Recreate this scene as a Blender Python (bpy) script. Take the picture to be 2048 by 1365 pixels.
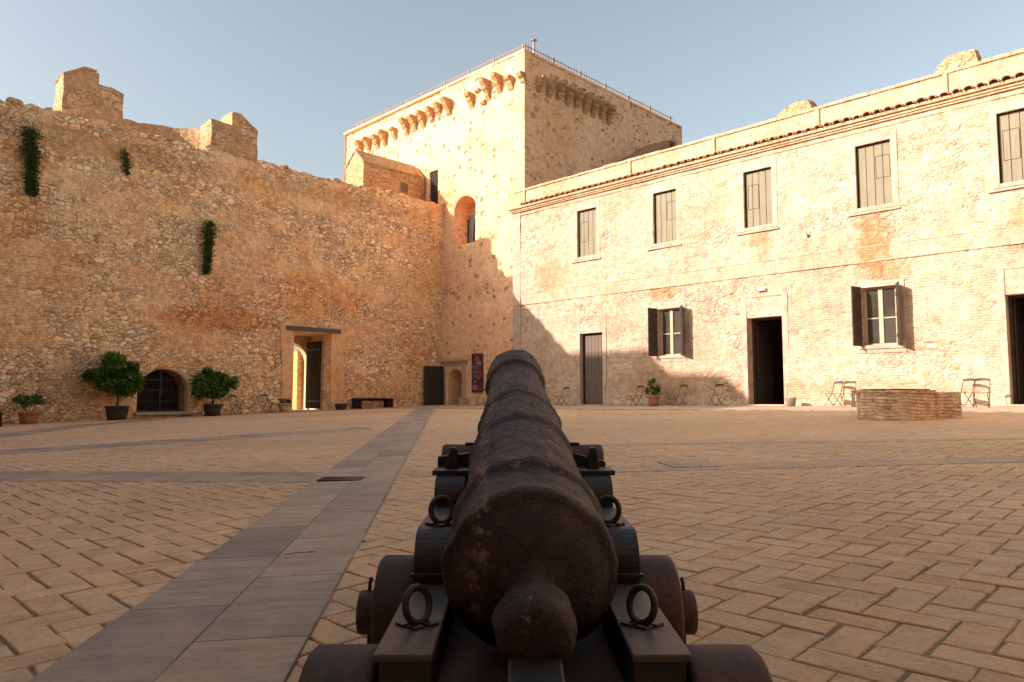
import bpy, bmesh, math, random
from mathutils import Vector, Matrix, noise
R = math.radians
PI = math.pi
random.seed(7)
sc = bpy.context.scene
for _o in list(bpy.data.objects):
    bpy.data.objects.remove(_o)
col = sc.collection

# ------------------------------------------------------------------ camera
FW = (-.7037, .7105)
RT = (.7105, .7037)
PITCH = math.atan(110.5 / 1440)
cd = bpy.data.cameras.new('camera')
cam = bpy.data.objects.new('camera', cd)
col.objects.link(cam)
cd.sensor_width = 36
cd.lens = 1440 / 2048 * 36
cd.clip_start = .05
cd.clip_end = 3000
YAW = math.atan2(-FW[0], FW[1])
cam.rotation_euler = (PI / 2 + PITCH, 0, YAW)
cam.location = (0, 0, 0)
sc.camera = cam

# ------------------------------------------------------------------ light
SUN_TO = Vector((-.5, -1.0, .46)).normalized()       # towards the sun
SUN_EL = math.asin(SUN_TO.z)
w = bpy.data.worlds.new('World')
sc.world = w
w.use_nodes = True
nt = w.node_tree
for n in list(nt.nodes):
    nt.nodes.remove(n)
sky = nt.nodes.new('ShaderNodeTexSky')
sky.sky_type = 'NISHITA'
sky.sun_disc = False
sky.sun_elevation = SUN_EL
sky.sun_rotation = math.atan2(SUN_TO.x, SUN_TO.y)
sky.air_density = 1.0
sky.dust_density = 3.0
sky.ozone_density = 1.0
hs = nt.nodes.new('ShaderNodeHueSaturation')
hs.inputs['Saturation'].default_value = .64
tint = nt.nodes.new('ShaderNodeMix')
tint.data_type = 'RGBA'
tint.blend_type = 'MULTIPLY'
tint.inputs[0].default_value = 1
tint.inputs[7].default_value = (.955, .955, .87, 1)   # warm white balance of the evening air
bg = nt.nodes.new('ShaderNodeBackground')
bg.inputs[1].default_value = .095
wo = nt.nodes.new('ShaderNodeOutputWorld')
nt.links.new(sky.outputs[0], hs.inputs['Color'])
nt.links.new(hs.outputs[0], tint.inputs[6])
nt.links.new(tint.outputs[2], bg.inputs[0])
nt.links.new(bg.outputs[0], wo.inputs[0])
sl = bpy.data.lights.new('sun', 'SUN')
sl.energy = 3.1
sl.angle = R(.6)
sl.color = (1.0, .835, .72)
sun = bpy.data.objects.new('sun', sl)
col.objects.link(sun)
sun.rotation_euler = SUN_TO.to_track_quat('Z', 'Y').to_euler()
sc.view_settings.view_transform = 'Standard'
sc.view_settings.look = 'None'
sc.view_settings.exposure = 1.5
sc.view_settings.gamma = 1
sc.cycles.max_bounces = 8
sc.cycles.diffuse_bounces = 5


# ------------------------------------------------------------------ helpers
def g(x, y):
    return -.78 + .0075 * x + .0245 * y


def tag(o, label=None, cat=None, group=None, kind=None):
    if label: o['label'] = label
    if cat: o['category'] = cat
    if group: o['group'] = group
    if kind: o['kind'] = kind
    return o


def empty(name, loc=(0, 0, 0), rz=0):
    o = bpy.data.objects.new(name, None)
    o.empty_display_size = .2
    o.location = loc
    o.rotation_euler = (0, 0, rz)
    col.objects.link(o)
    return o


class MB:
    def __init__(self):
        self.v = []; self.f = []; self.s = []; self.p = []

    def add(self, vs, fs, smooth=False):
        b = len(self.v)
        self.p.append((b, len(self.f)))
        self.v += [tuple(p) for p in vs]
        self.f += [tuple(b + i for i in f) for f in fs]
        self.s += [smooth] * len(fs)
        return self

    def box(self, x0, x1, y0, y1, z0, z1, M=None):
        vs = [(x, y, z) for x in (x0, x1) for y in (y0, y1) for z in (z0, z1)]
        if M is not None: vs = [M @ Vector(p) for p in vs]
        return self.add(vs, [(0, 1, 3, 2), (4, 6, 7, 5), (0, 4, 5, 1), (2, 3, 7, 6), (0, 2, 6, 4), (1, 5, 7, 3)])

    def prism(self, pts, axis, a, b, M=None):
        """pts 2D outline, extruded along axis between a and b"""
        def mk(p, t):
            if axis == 'x': return (t, p[0], p[1])
            if axis == 'y': return (p[0], t, p[1])
            return (p[0], p[1], t)
        n = len(pts)
        vs = [mk(p, a) for p in pts] + [mk(p, b) for p in pts]
        if M is not None: vs = [M @ Vector(p) for p in vs]
        fs = [tuple(range(n)), tuple(range(2 * n - 1, n - 1, -1))]
        fs += [(i, i + n, (i + 1) % n + n, (i + 1) % n) for i in range(n)]
        return self.add(vs, fs)

    def tube(self, path, r, seg=8, closed=False, smooth=True):
        P = [Vector(p) for p in path]
        n = len(P)
        rr = r if isinstance(r, (list, tuple)) else [r] * n
        vs = []; fs = []
        up = None
        for i, p in enumerate(P):
            if closed:
                t = (P[(i + 1) % n] - P[i - 1]).normalized()
            else:
                t = (P[min(i + 1, n - 1)] - P[max(i - 1, 0)]).normalized()
            if up is None:
                up = Vector((0, 0, 1)) if abs(t.z) < .9 else Vector((1, 0, 0))
            a = t.cross(up).normalized(); b = a.cross(t).normalized(); up = b
            for k in range(seg):
                an = 2 * PI * k / seg
                vs.append(p + a * math.cos(an) * rr[i] + b * math.sin(an) * rr[i])
        m = n if closed else n - 1
        for i in range(m):
            for k in range(seg):
                j = (i + 1) % n
                fs.append((i * seg + k, i * seg + (k + 1) % seg, j * seg + (k + 1) % seg, j * seg + k))
        if not closed:
            fs.append(tuple(range(seg - 1, -1, -1)))
            fs.append(tuple(range((n - 1) * seg, n * seg)))
        return self.add(vs, fs, smooth)

    def lathe(self, prof, seg=32, M=None, smooth=True, fn=None):
        """prof [(r,z)] about local z"""
        vs = []; fs = []
        for (r, z) in prof:
            for k in range(seg):
                a = 2 * PI * k / seg
                p = Vector((r * math.cos(a), r * math.sin(a), z))
                if fn: p = fn(p)
                vs.append(M @ p if M is not None else p)
        n = len(prof)
        for i in range(n - 1):
            for k in range(seg):
                fs.append((i * seg + k, i * seg + (k + 1) % seg, (i + 1) * seg + (k + 1) % seg, (i + 1) * seg + k))
        fs.append(tuple(range(seg - 1, -1, -1)))
        fs.append(tuple(range((n - 1) * seg, n * seg)))
        return self.add(vs, fs, smooth)

    def build(self, name, mat, parent=None, bevel=0, loc=None, fixn=True):
        me = bpy.data.meshes.new(name)
        me.from_pydata(self.v, [], self.f)
        me.polygons.foreach_set('use_smooth', self.s)
        if fixn:
            bm = bmesh.new(); bm.from_mesh(me)
            bmesh.ops.recalc_face_normals(bm, faces=bm.faces)
            bm.to_mesh(me); bm.free()
        me.materials.append(mat)
        me.update()
        o = bpy.data.objects.new(name, me)
        col.objects.link(o)
        if parent: o.parent = parent
        if loc: o.location = loc
        if bevel:
            m = o.modifiers.new('bevel', 'BEVEL')
            m.width = bevel; m.segments = 2; m.limit_method = 'ANGLE'; m.angle_limit = R(40)
        return o


def build_each(mb, name, mat, parent=None, bevel=0):
    """one object for every shape that was added"""
    out = []
    ends = mb.p[1:] + [(len(mb.v), len(mb.f))]
    for (b, fb), (e, fe) in zip(mb.p, ends):
        q = MB(); q.add(mb.v[b:e], [tuple(i - b for i in f) for f in mb.f[fb:fe]], mb.s[fb] if fb < len(mb.s) else False)
        out.append(q.build(name, mat, parent, bevel))
    return out


def children(o):
    return [c for c in bpy.data.objects if c.parent == o]


def copy_tree(o, loc=None, rz=None, label=None, parent=None):
    c = o.copy()
    col.objects.link(c)
    c.parent = parent
    if loc is not None: c.location = loc
    if rz is not None: c.rotation_euler = (0, 0, rz)
    if label: c['label'] = label
    for ch in children(o):
        copy_tree(ch, parent=c)
    return c


# ------------------------------------------------------------------ node helper
class NB:
    def __init__(self, name):
        self.m = bpy.data.materials.new(name)
        self.m.use_nodes = True
        self.t = self.m.node_tree
        self.N = self.t.nodes
        self.b = self.N['Principled BSDF']
        self.out = self.N['Material Output']
        self.b.inputs['Specular IOR Level'].default_value = .3
        self.tc = self.N.new('ShaderNodeTexCoord')

    def n(self, typ, **kw):
        nd = self.N.new('ShaderNode' + typ)
        for k, v in kw.items(): setattr(nd, k, v)
        return nd

    def l(self, a, b):
        self.t.links.new(a, b)

    def put(self, inp, v):
        if hasattr(v, 'is_linked') or hasattr(v, 'links'):
            self.l(v, inp)
        elif isinstance(v, (tuple, list)) and len(v) == 3 and inp.type == 'RGBA':
            inp.default_value = (*v, 1)
        else:
            inp.default_value = v

    def math(self, op, a, b=0., c=None, clamp=False):
        nd = self.n('Math', operation=op, use_clamp=clamp)
        self.put(nd.inputs[0], a)
        self.put(nd.inputs[1], b)
        if c is not None: self.put(nd.inputs[2], c)
        return nd.outputs[0]

    def vmath(self, op, a, b):
        nd = self.n('VectorMath', operation=op)
        self.put(nd.inputs[0], a); self.put(nd.inputs[1], b)
        return nd.outputs[0]

    def scale(self, v, s):
        return self.vmath('MULTIPLY', v, s)

    def noise(self, v, scale, detail=3, rough=.55, color=False, dist=0):
        nd = self.n('TexNoise')
        self.l(v, nd.inputs['Vector'])
        nd.inputs['Scale'].default_value = scale
        nd.inputs['Detail'].default_value = detail
        nd.inputs['Roughness'].default_value = rough
        nd.inputs['Distortion'].default_value = dist
        return nd.outputs['Color' if color else 'Fac']

    def vor(self, v, scale, feature='F1', out='Color', rnd=1):
        nd = self.n('TexVoronoi', feature=feature)
        self.l(v, nd.inputs['Vector'])
        nd.inputs['Scale'].default_value = scale
        nd.inputs['Randomness'].default_value = rnd
        return nd.outputs[out]

    def ramp(self, f, stops, interp='LINEAR'):
        nd = self.n('ValToRGB')
        cr = nd.color_ramp
        cr.interpolation = interp
        while len(cr.elements) < len(stops): cr.elements.new(.5)
        for e, (p, c) in zip(cr.elements, stops):
            e.position = p
            e.color = (*c, 1) if len(c) == 3 else c
        self.l(f, nd.inputs[0])
        return nd.outputs[0]

    def step(self, f, a, b):
        nd = self.n('MapRange', interpolation_type='SMOOTHSTEP')
        self.put(nd.inputs[0], f)
        nd.inputs[1].default_value = a; nd.inputs[2].default_value = b
        return nd.outputs[0]

    def mix(self, f, a, b, mode='MIX'):
        nd = self.n('Mix', data_type='RGBA', blend_type=mode)
        self.put(nd.inputs[0], f); self.put(nd.inputs[6], a); self.put(nd.inputs[7], b)
        return nd.outputs[2]

    def fmix(self, f, a, b):
        nd = self.n('Mix', data_type='FLOAT')
        self.put(nd.inputs[0], f); self.put(nd.inputs[2], a); self.put(nd.inputs[3], b)
        return nd.outputs[0]

    def sep(self, v):
        nd = self.n('SeparateXYZ'); self.l(v, nd.inputs[0]); return nd.outputs

    def comb(self, x, y, z):
        nd = self.n('CombineXYZ')
        for i, q in zip(nd.inputs, (x, y, z)): self.put(i, q)
        return nd.outputs[0]

    def bump(self, h, dist=.02, strength=1):
        nd = self.n('Bump')
        nd.inputs['Distance'].default_value = dist
        nd.inputs['Strength'].default_value = strength
        self.l(h, nd.inputs['Height'])
        self.l(nd.outputs[0], self.b.inputs['Normal'])

    def done(self, color, rough=.9, metal=0):
        self.put(self.b.inputs['Base Color'], color)
        self.put(self.b.inputs['Roughness'], rough)
        self.b.inputs['Metallic'].default_value = metal
        return self.m


def S(c, k):
    return tuple(min(1, q * k) for q in c)


def masonry(name, stones, mortar, bricks, scale=3.4, thr=.5, zsoft=.06, disp=.03, stain=(.75, .55, .4), stain_amt=.5,
            holes=0, edge=(.02, .10), brickh=.07, displace=True, plaster=None, plaster_thr=.6, bump=1.0, flat=1.35, course=.6, wobble=.20, gain=1., stains=(), mr=(.70, 1.22)):
    m = NB(name)
    P = m.tc.outputs['Object']
    wn = m.noise(P, 1.7, 2, color=True)
    W = m.vmath('ADD', P, m.scale(m.vmath('SUBTRACT', wn, (.5, .5, .5)), (.30, .30, .22)))
    SP = m.scale(W, (1, 1, flat))
    vc = m.vor(SP, scale)
    vd = m.vor(SP, scale, 'DISTANCE_TO_EDGE', 'Distance')
    # second, smaller rubble mixed in patches
    vc2 = m.vor(SP, scale * 1.9)
    vd2 = m.vor(SP, scale * 1.9, 'DISTANCE_TO_EDGE', 'Distance')
    pat = m.step(m.noise(m.scale(P, (.5, .5, 1.2)), 1.1, 3), .49, .53)
    r1 = m.sep(vc)[0]; r2 = m.sep(vc2)[0]
    rr = m.fmix(pat, r1, r2)
    mk = m.fmix(pat, m.step(vd, *edge), m.step(vd2, *edge))
    cs = m.mix(mk, mortar, m.ramp(rr, stones, 'CONSTANT'))
    # brick / thin course zones
    sx, sy, sz = m.sep(P)[:3]
    wob = m.noise(P, 1.3, 5, .62)
    bz = m.math('ADD', sz, m.math('MULTIPLY', m.math('SUBTRACT', wob, .5), wobble))
    bu = m.math('ADD', m.math('ADD', sx, sy), m.math('MULTIPLY', m.noise(P, 3.1, 3), .22))
    bt = m.n('TexBrick')
    m.l(m.comb(bu, bz, 0.), bt.inputs['Vector'])
    bt.inputs['Scale'].default_value = 1
    bt.inputs['Brick Width'].default_value = .27
    bt.inputs['Row Height'].default_value = brickh
    bt.inputs['Mortar Size'].default_value = brickh * .13
    bt.inputs['Mortar Smooth'].default_value = .5
    bt.inputs['Color1'].default_value = (*bricks[0], 1)
    bt.inputs['Color2'].default_value = (*bricks[1], 1)
    bt.inputs['Mortar'].default_value = (*mortar, 1)
    ero = m.step(m.noise(P, 3.4, 6, .7), .40, .60)
    bf = m.math('MULTIPLY', bt.outputs['Fac'], m.math('ADD', .25, m.math('MULTIPLY', ero, .75)))
    cb = m.mix(bf, m.mix(m.n('TexNoise').outputs[0] if False else m.step(m.noise(P, 6.5, 4, .6), .40, .62), bricks[0], bricks[1]), mortar)
    fb = m.math('SUBTRACT', 1., bf)
    zn = m.noise(m.scale(P, (.55, .55, 1.5)), .62, 5, .62)
    zone = m.step(zn, thr - zsoft, thr + zsoft)
    c = m.mix(zone, cs, cb)
    h = m.fmix(zone, m.math('MULTIPLY', mk, m.math('ADD', .55, m.math('MULTIPLY', rr, .6))), m.math('MULTIPLY', fb, course))
    if plaster:
        pz = m.step(m.noise(m.scale(P, (.8, .8, 1.1)), 1.3, 7, .68), plaster_thr - .06, plaster_thr + .05)
        c = m.mix(m.math('MULTIPLY', pz, .86), c, plaster)
        h = m.fmix(m.math('MULTIPLY', pz, .8), h, .62)
    fine = m.noise(P, 14, 6, .68)
    med = m.noise(P, 4.2, 5, .62)
    st = m.step(m.noise(m.scale(P, (1, 1, .8)), .42, 6, .62), .44, .66)
    c = m.mix(m.math('MULTIPLY', st, stain_amt), c, m.mix(1., c, stain, 'MULTIPLY'))
    c = m.mix(.8, c, m.ramp(med, [(.28, (.70, .68, .66)), (.5, (1, 1, 1)), (.74, (1.22, 1.20, 1.15))]), 'MULTIPLY')
    c = m.mix(.55, c, m.ramp(fine, [(.3, (.66, .64, .62)), (.55, (1.08, 1.08, 1.08)), (.75, (1.2, 1.2, 1.2))]), 'MULTIPLY')
    if gain != 1: c = m.mix(1., c, (gain,) * 3, 'MULTIPLY')
    h = m.math('ADD', h, m.math('MULTIPLY', m.math('SUBTRACT', med, .5), 1.1))
    h = m.math('ADD', h, m.math('MULTIPLY', m.math('SUBTRACT', fine, .5), .55))
    for (ax_, x_, z_, wx_, wz_, col_, am_) in stains:
        dx_ = m.math('DIVIDE', m.math('SUBTRACT', (sx, sy)[ax_], x_), wx_)
        dz_ = m.math('DIVIDE', m.math('SUBTRACT', sz, z_), wz_)
        dd_ = m.math('ADD', m.math('MULTIPLY', dx_, dx_), m.math('MULTIPLY', dz_, dz_))
        dd_ = m.math('ADD', dd_, m.math('MULTIPLY', m.math('SUBTRACT', m.noise(m.scale(P, (1, 1, .45)), 3.2, 6, .7), .5), 3.2))
        mk_ = m.step(dd_, 1.15, .1)
        c = m.mix(m.math('MULTIPLY', mk_, am_), c, m.mix(1., c, col_, 'MULTIPLY'))
    # vertical rain streaks
    stk = m.step(m.noise(m.scale(P, (2.2, 2.2, .16)), 1.6, 6, .7), .52, .72)
    c = m.mix(m.math('MULTIPLY', stk, .35), c, m.mix(1., c, (.80, .70, .60), 'MULTIPLY'))
    if holes:
        HV = m.vmath('ADD', m.scale(W, (1, 1, 1.25)), (.3, .7, .2))
        hv = m.vor(HV, 2.5, 'F1', 'Distance'); hc = m.sep(m.vor(HV, 2.5))[0]
        size = m.math('MULTIPLY', m.step(hc, .62, 1.0), .30 * holes)
        hv = m.math('SUBTRACT', m.math('ADD', hv, m.math('MULTIPLY', m.math('SUBTRACT', med, .5), .25)), size)
        pk = m.step(hv, 0., .05)
        c = m.mix(pk, S(mortar, .68), c)
        h = m.math('SUBTRACT', h, m.math('MULTIPLY', m.math('SUBTRACT', 1., pk), 1.5))
    if displace:
        at = m.n('Attribute'); at.attribute_name = 'amp'
        hh = m.math('MULTIPLY', m.math('ADD', h, .35), at.outputs['Fac'])
        dn = m.n('Displacement')
        dn.inputs['Midlevel'].default_value = 0
        dn.inputs['Scale'].default_value = disp
        m.l(hh, dn.inputs['Height'])
        m.l(dn.outputs[0], m.out.inputs['Displacement'])
        m.m.displacement_method = 'BOTH'
    else:
        m.bump(h, disp * bump)
    return m.done(c, .95)


def simple(name, c, c2=None, scale=8, rough=.8, bump=.004, metal=0, stretch=(1, 1, 1), spec=.3, amt=1.):
    m = NB(name)
    P = m.scale(m.tc.outputs['Object'], stretch)
    n1 = m.noise(P, scale, 6, .65)
    n2 = m.noise(P, scale * .22, 4, .6)
    f = m.math('ADD', m.math('MULTIPLY', n1, .6), m.math('MULTIPLY', n2, .4))
    cc = m.ramp(f, [(.34, c), (.66, c2 or S(c, .6))])
    if bump: m.bump(n1, bump, 1)
    m.b.inputs['Specular IOR Level'].default_value = spec
    return m.done(cc, rough, metal)


# ------------------------------------------------------------------ materials
M = {}
M['rubble'] = masonry('rubble_masonry',
    [(0, (.74, .52, .31)), (.16, (.90, .68, .44)), (.34, (.60, .40, .23)), (.46, (.80, .575, .35)), (.60, (.56, .45, .34)),
     (.72, (.90, .70, .47)), (.9, (.54, .345, .20))],
    (.52, .325, .17), ((.64, .38, .19), (.82, .56, .32)), scale=4.0, thr=.535, disp=.034, stain=(.90, .69, .50), stain_amt=.65,
    brickh=.085, plaster=(.76, .50, .27), plaster_thr=.58, course=.6, gain=1.16, flat=1.5, edge=(.015, .11),
    stains=[(1, 11.8, 2.9, 3.6, .55, (.76, .52, .36), .7), (1, 15.5, 4.2, 3.0, 1.2, (.92, .62, .42), .6), (1, 6., 8.6, 6., .5, (.62, .58, .56), .6),
            (1, 17., 8.7, 5., .45, (.66, .60, .55), .6), (1, 6.8, .4, 1.6, 1.1, (.66, .62, .58), .6), (1, 21.3, 6.5, 1.2, 2.6, (.78, .72, .66), .5)])
M['rubble_plain'] = masonry('plastered_rubble',
    [(0, (0.725, 0.451, 0.234)), (.5, (0.685, 0.414, 0.210))], (0.665, 0.386, 0.184), ((0.705, 0.414, 0.201), (0.766, 0.488, 0.251)), scale=3.5, thr=.5, disp=.012,
    stain=(0.807, 0.681, 0.469), stain_amt=.5, displace=False, plaster=(0.775, 0.488, 0.259), plaster_thr=.40)
M['facade'] = masonry('lime_washed_masonry',
    [(0, (0.562, 0.428, 0.331)), (.2, (0.495, 0.357, 0.269)), (.42, (0.594, 0.460, 0.369)), (.6, (0.464, 0.310, 0.215)), (.76, (0.569, 0.436, 0.349)), (.92, (0.407, 0.301, 0.242))],
    (0.484, 0.352, 0.255), ((0.538, 0.389, 0.278), (0.596, 0.461, 0.359)), scale=3.6, thr=.47, disp=.020, stain=(0.667, 0.492, 0.376), stain_amt=.38,
    brickh=.072, plaster=(0.586, 0.457, 0.369), plaster_thr=.63, flat=1.9, course=.85, edge=(.01, .12),
    stains=[(0, -7.05, 4.55, .55, 1.0, (0.780, 0.560, 0.357), .95), (0, -6.9, 3.6, .8, .5, (0.800, 0.600, 0.420), .8), (0, -14.2, 3.75, .7, .35, (0.820, 0.620, 0.441), .9), (0, -10.5, 4.9, .4, .7, (0.860, 0.700, 0.546), .8),
            (0, -14.5, .45, 2.6, .55, (0.840, 0.700, 0.567), .7), (0, -19.5, 5., 1.3, .9, (0.860, 0.700, 0.546), .6), (0, -3.4, 4.4, .5, .9, (0.840, 0.660, 0.483), .8), (0, -9., .2, 5., .35, (0.880, 0.740, 0.609), .7)])
M['tower'] = masonry('tower_masonry',
    [(0, (0.799, 0.476, 0.277)), (.2, (0.687, 0.389, 0.219)), (.4, (0.856, 0.525, 0.319)), (.62, (0.586, 0.340, 0.206)), (.78, (0.811, 0.486, 0.293)), (.93, (0.499, 0.263, 0.143))],
    (0.786, 0.457, 0.259), ((0.712, 0.409, 0.227), (0.825, 0.486, 0.286)), scale=2.8, thr=.70, disp=.030, stain=(0.856, 0.661, 0.419), stain_amt=.45,
    holes=1., plaster=(0.848, 0.525, 0.319), plaster_thr=.42)
M['merlon'] = masonry('merlon_masonry',
    [(0, (0.626, 0.410, 0.228)), (.3, (0.540, 0.340, 0.190)), (.6, (0.670, 0.450, 0.266)), (.85, (0.475, 0.310, 0.190))],
    (0.594, 0.380, 0.209), ((0.594, 0.370, 0.199), (0.648, 0.430, 0.247)), scale=3.0, thr=.5, disp=.06, edge=(.01,.1), stain=(0.800, 0.600, 0.380), displace=False)
M['band'] = masonry('facade_band_masonry',
    [(0, (0.540, 0.411, 0.310)), (.5, (0.503, 0.365, 0.271))],
    (0.465, 0.332, 0.237), ((0.516, 0.369, 0.262), (0.564, 0.425, 0.324)), scale=4, thr=.30, disp=.02, stain=(0.652, 0.468, 0.348), stain_amt=.35, displace=False, brickh=.07, plaster=(0.559, 0.425, 0.334), plaster_thr=.58,
    stains=[(0, -7.05, 4.2, .5, .5, (0.780, 0.580, 0.399), .9)])
M['brickwork'] = masonry('cornice_brickwork',
    [(0, (0.608, 0.415, 0.273)), (.5, (0.542, 0.343, 0.216)), (.8, (0.656, 0.469, 0.329))],
    (0.551, 0.378, 0.254), ((0.590, 0.378, 0.244), (0.665, 0.479, 0.338)), scale=4, thr=.30, disp=.022, stain=(0.808, 0.559, 0.395), displace=False, brickh=.062)
M['surround'] = masonry('surround_brickwork',
    [(0, (0.514, 0.397, 0.315)), (.5, (0.486, 0.356, 0.269))],
    (0.500, 0.376, 0.295), ((0.494, 0.356, 0.272), (0.522, 0.410, 0.329)), scale=4, thr=.26, disp=.014, stain=(0.635, 0.512, 0.422), stain_amt=.3,
    displace=False, brickh=.06, plaster=(0.529, 0.416, 0.341), plaster_thr=.56)
M['lime'] = simple('bounce_wall_lime', (.74, .61, .44), (.66, .53, .37), .8, .95, .02)  # for the unseen east wall, chosen pale to bounce warm light
M['well'] = masonry('well_brickwork',
    [(0, (0.536, 0.358, 0.226)), (.5, (0.443, 0.293, 0.186))],
    (0.334, 0.226, 0.140), ((0.804, 0.572, 0.373), (0.643, 0.439, 0.280)), scale=4, thr=.1, disp=.03, displace=False, brickh=.062)
M['void'] = simple('painted_void_dark', (.045, .03, .022), (.03, .02, .015), 3, .95, .01)  # near-black colour stands in for shade inside openings
M['ochre'] = simple('ochre_plaster', (.62, .36, .12), (.48, .27, .09), 6, .95, .02)
M['plaster'] = simple('jamb_plaster', (.62, .45, .28), (.54, .38, .22), 3, .95, .012)
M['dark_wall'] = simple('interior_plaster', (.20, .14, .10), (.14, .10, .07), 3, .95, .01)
M['iron'] = simple('black_painted_iron', (.030, .027, .026), (.052, .038, .031), 18, .48, .0035, 0, spec=.5)
M['dark_iron'] = simple('dark_iron', (.035, .03, .028), (.06, .045, .035), 12, .6, .003)
M['black_door'] = simple('black_iron_door', (.028, .026, .026), (.045, .038, .034), 8, .55, .003)
M['brown_wood'] = simple('brown_painted_wood', (.062, .043, .034), (.042, .03, .024), 7, .6, .004, stretch=(3, 3, .4))
M['old_wood'] = simple('old_dark_wood', (.060, .038, .024), (.026, .017, .011), 6, .9, .01, stretch=(3, 3, .35), spec=.1)
M['olive_wood'] = simple('olive_painted_boards', (.26, .23, .16), (.195, .17, .118), 5, .75, .004, stretch=(2.5, 2.5, .3))
M['beam'] = simple('grey_weathered_beam', (.16, .13, .105), (.10, .08, .065), 6, .85, .01, stretch=(3, .35, 3))
M['casement'] = simple('pale_casement_wood', (.50, .38, .27), (.42, .31, .21), 9, .6, .002)
M['zinc'] = simple('dull_zinc', (.45, .40, .36), (.30, .27, .25), 6, .5, .002, .4)
M['terracotta'] = simple('terracotta', (.42, .19, .10), (.33, .15, .08), 9, .85, .004)
M['tile'] = simple('roof_tile_clay', (.46, .24, .13), (.30, .16, .095), 5, .9, .01)
M['pot_black'] = simple('dark_pot', (.055, .05, .047), (.035, .032, .03), 9, .7, .003)
M['soil'] = simple('potting_soil', (.06, .04, .025), (.03, .02, .015), 30, 1, .02)
M['bark'] = simple('bark', (.20, .14, .09), (.12, .085, .055), 20, .9, .01)
M['chair_metal'] = simple('dark_brown_metal', (.10, .068, .05), (.07, .048, .036), 20, .5, .001)
M['white'] = simple('white_enamel', (.75, .70, .62), (.68, .63, .55), 8, .5, .001)
M['sign'] = simple('maroon_panel', (.115, .022, .022), (.095, .018, .018), 3, .5, .001)
M['sign_text'] = simple('pale_print', (.34, .22, .20), (.26, .16, .15), 60, .6, 0)
M['sign_white'] = simple('white_print', (.62, .55, .50), (.45, .38, .34), 30, .6, 0)
M['sign_dark'] = simple('dark_print', (.05, .035, .02), (.03, .03, .02), 20, .6, 0)
M['steel'] = simple('grate_steel', (.07, .06, .05), (.04, .035, .03), 20, .6, .002)
M['stone'] = simple('pale_stone', (.55, .42, .29), (.44, .33, .22), 6, .95, .015)


def mat_glass():
    m = NB('window_glass')
    n1 = m.noise(m.tc.outputs['Object'], 1.3, 2)
    m.b.inputs['Specular IOR Level'].default_value = .6
    m.bump(n1, .003)
    return m.done(m.ramp(n1, [(.4, (.045, .038, .032)), (.6, (.07, .06, .05))]), .08)


M['glass'] = mat_glass()


def mat_leaf(name, a, b):
    m = NB(name)
    gi = m.n('NewGeometry')
    r = gi.outputs['Random Per Island']
    m.b.inputs['Specular IOR Level'].default_value = .45
    tr = m.n('BsdfTranslucent')
    c = m.ramp(r, [(0, a), (.6, b), (1, S(b, 1.5))])
    m.l(c, tr.inputs['Color'])
    ms = m.n('MixShader'); ms.inputs[0].default_value = .3
    m.done(c, .45)
    m.l(m.b.outputs[0], ms.inputs[1]); m.l(tr.outputs[0], ms.inputs[2]); m.l(ms.outputs[0], m.out.inputs['Surface'])
    return m.m


M['leaf'] = mat_leaf('green_leaves', (.05, .11, .018), (.10, .20, .032))
M['ivy'] = mat_leaf('creeper_leaves', (.035, .07, .012), (.075, .125, .024))


def mat_paver():
    m = NB('clay_pavers')
    P = m.tc.outputs['Object']
    r = m.n('NewGeometry').outputs['Random Per Island']
    base = m.ramp(r, [(0, (.54, .385, .255)), (.25, (.58, .42, .275)), (.5, (.60, .43, .285)), (.7, (.54, .41, .29)), (.86, (.62, .43, .27)), (1, (.54, .365, .24))])
    fine = m.noise(m.vmath('ADD', P, m.comb(r, r, r)), 55, 6, .7)
    med = m.noise(P, 7, 6, .65)
    big = m.noise(P, .35, 5, .6)
    c = m.mix(.9, base, m.ramp(med, [(.3, (.74, .72, .70)), (.5, (1, 1, 1)), (.7, (1.16, 1.14, 1.10))]), 'MULTIPLY')
    c = m.mix(.7, c, m.ramp(fine, [(.3, (.76, .75, .74)), (.6, (1.08, 1.07, 1.06))]), 'MULTIPLY')
    c = m.mix(.8, c, m.ramp(big, [(.32, (.80, .78, .77)), (.55, (1.0, 1.0, 1.0)), (.72, (1.14, 1.10, 1.04))]), 'MULTIPLY')
    c = m.mix(1., c, (1.08, 1.06, 1.04), 'MULTIPLY')
    dirt = m.step(m.noise(P, 1.7, 7, .72), .53, .66)
    c = m.mix(m.math('MULTIPLY', dirt, .32), c, m.mix(1., c, (.66, .62, .60), 'MULTIPLY'))
    c = m.mix(1., c, (1.05, 1.04, 1.03), 'MULTIPLY')
    spots = m.step(m.vor(P, 9, 'F1', 'Distance'), .04, .075)
    c = m.mix(m.math('MULTIPLY', m.math('SUBTRACT', 1., spots), .5), c, (.12, .075, .05))
    h = m.math('ADD', m.math('MULTIPLY', fine, .5), m.math('MULTIPLY', med, 1.0))
    m.bump(h, .011, 1)
    return m.done(c, m.ramp(med, [(.3, (.62,) * 3), (.7, (.85,) * 3)]))


def mat_joint():
    m = NB('sandy_joint_mortar')
    P = m.tc.outputs['Object']
    a = m.noise(P, 60, 5, .7); b = m.noise(P, 1.3, 4, .6)
    c = m.mix(.8, m.ramp(b, [(.35, (.25, .17, .10)), (.65, (.36, .26, .165))]), m.ramp(a, [(.3, (.5, .5, .5)), (.7, (1.3, 1.3, 1.3))]), 'MULTIPLY')
    m.bump(a, .012)
    return m.done(c, .95)


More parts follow.
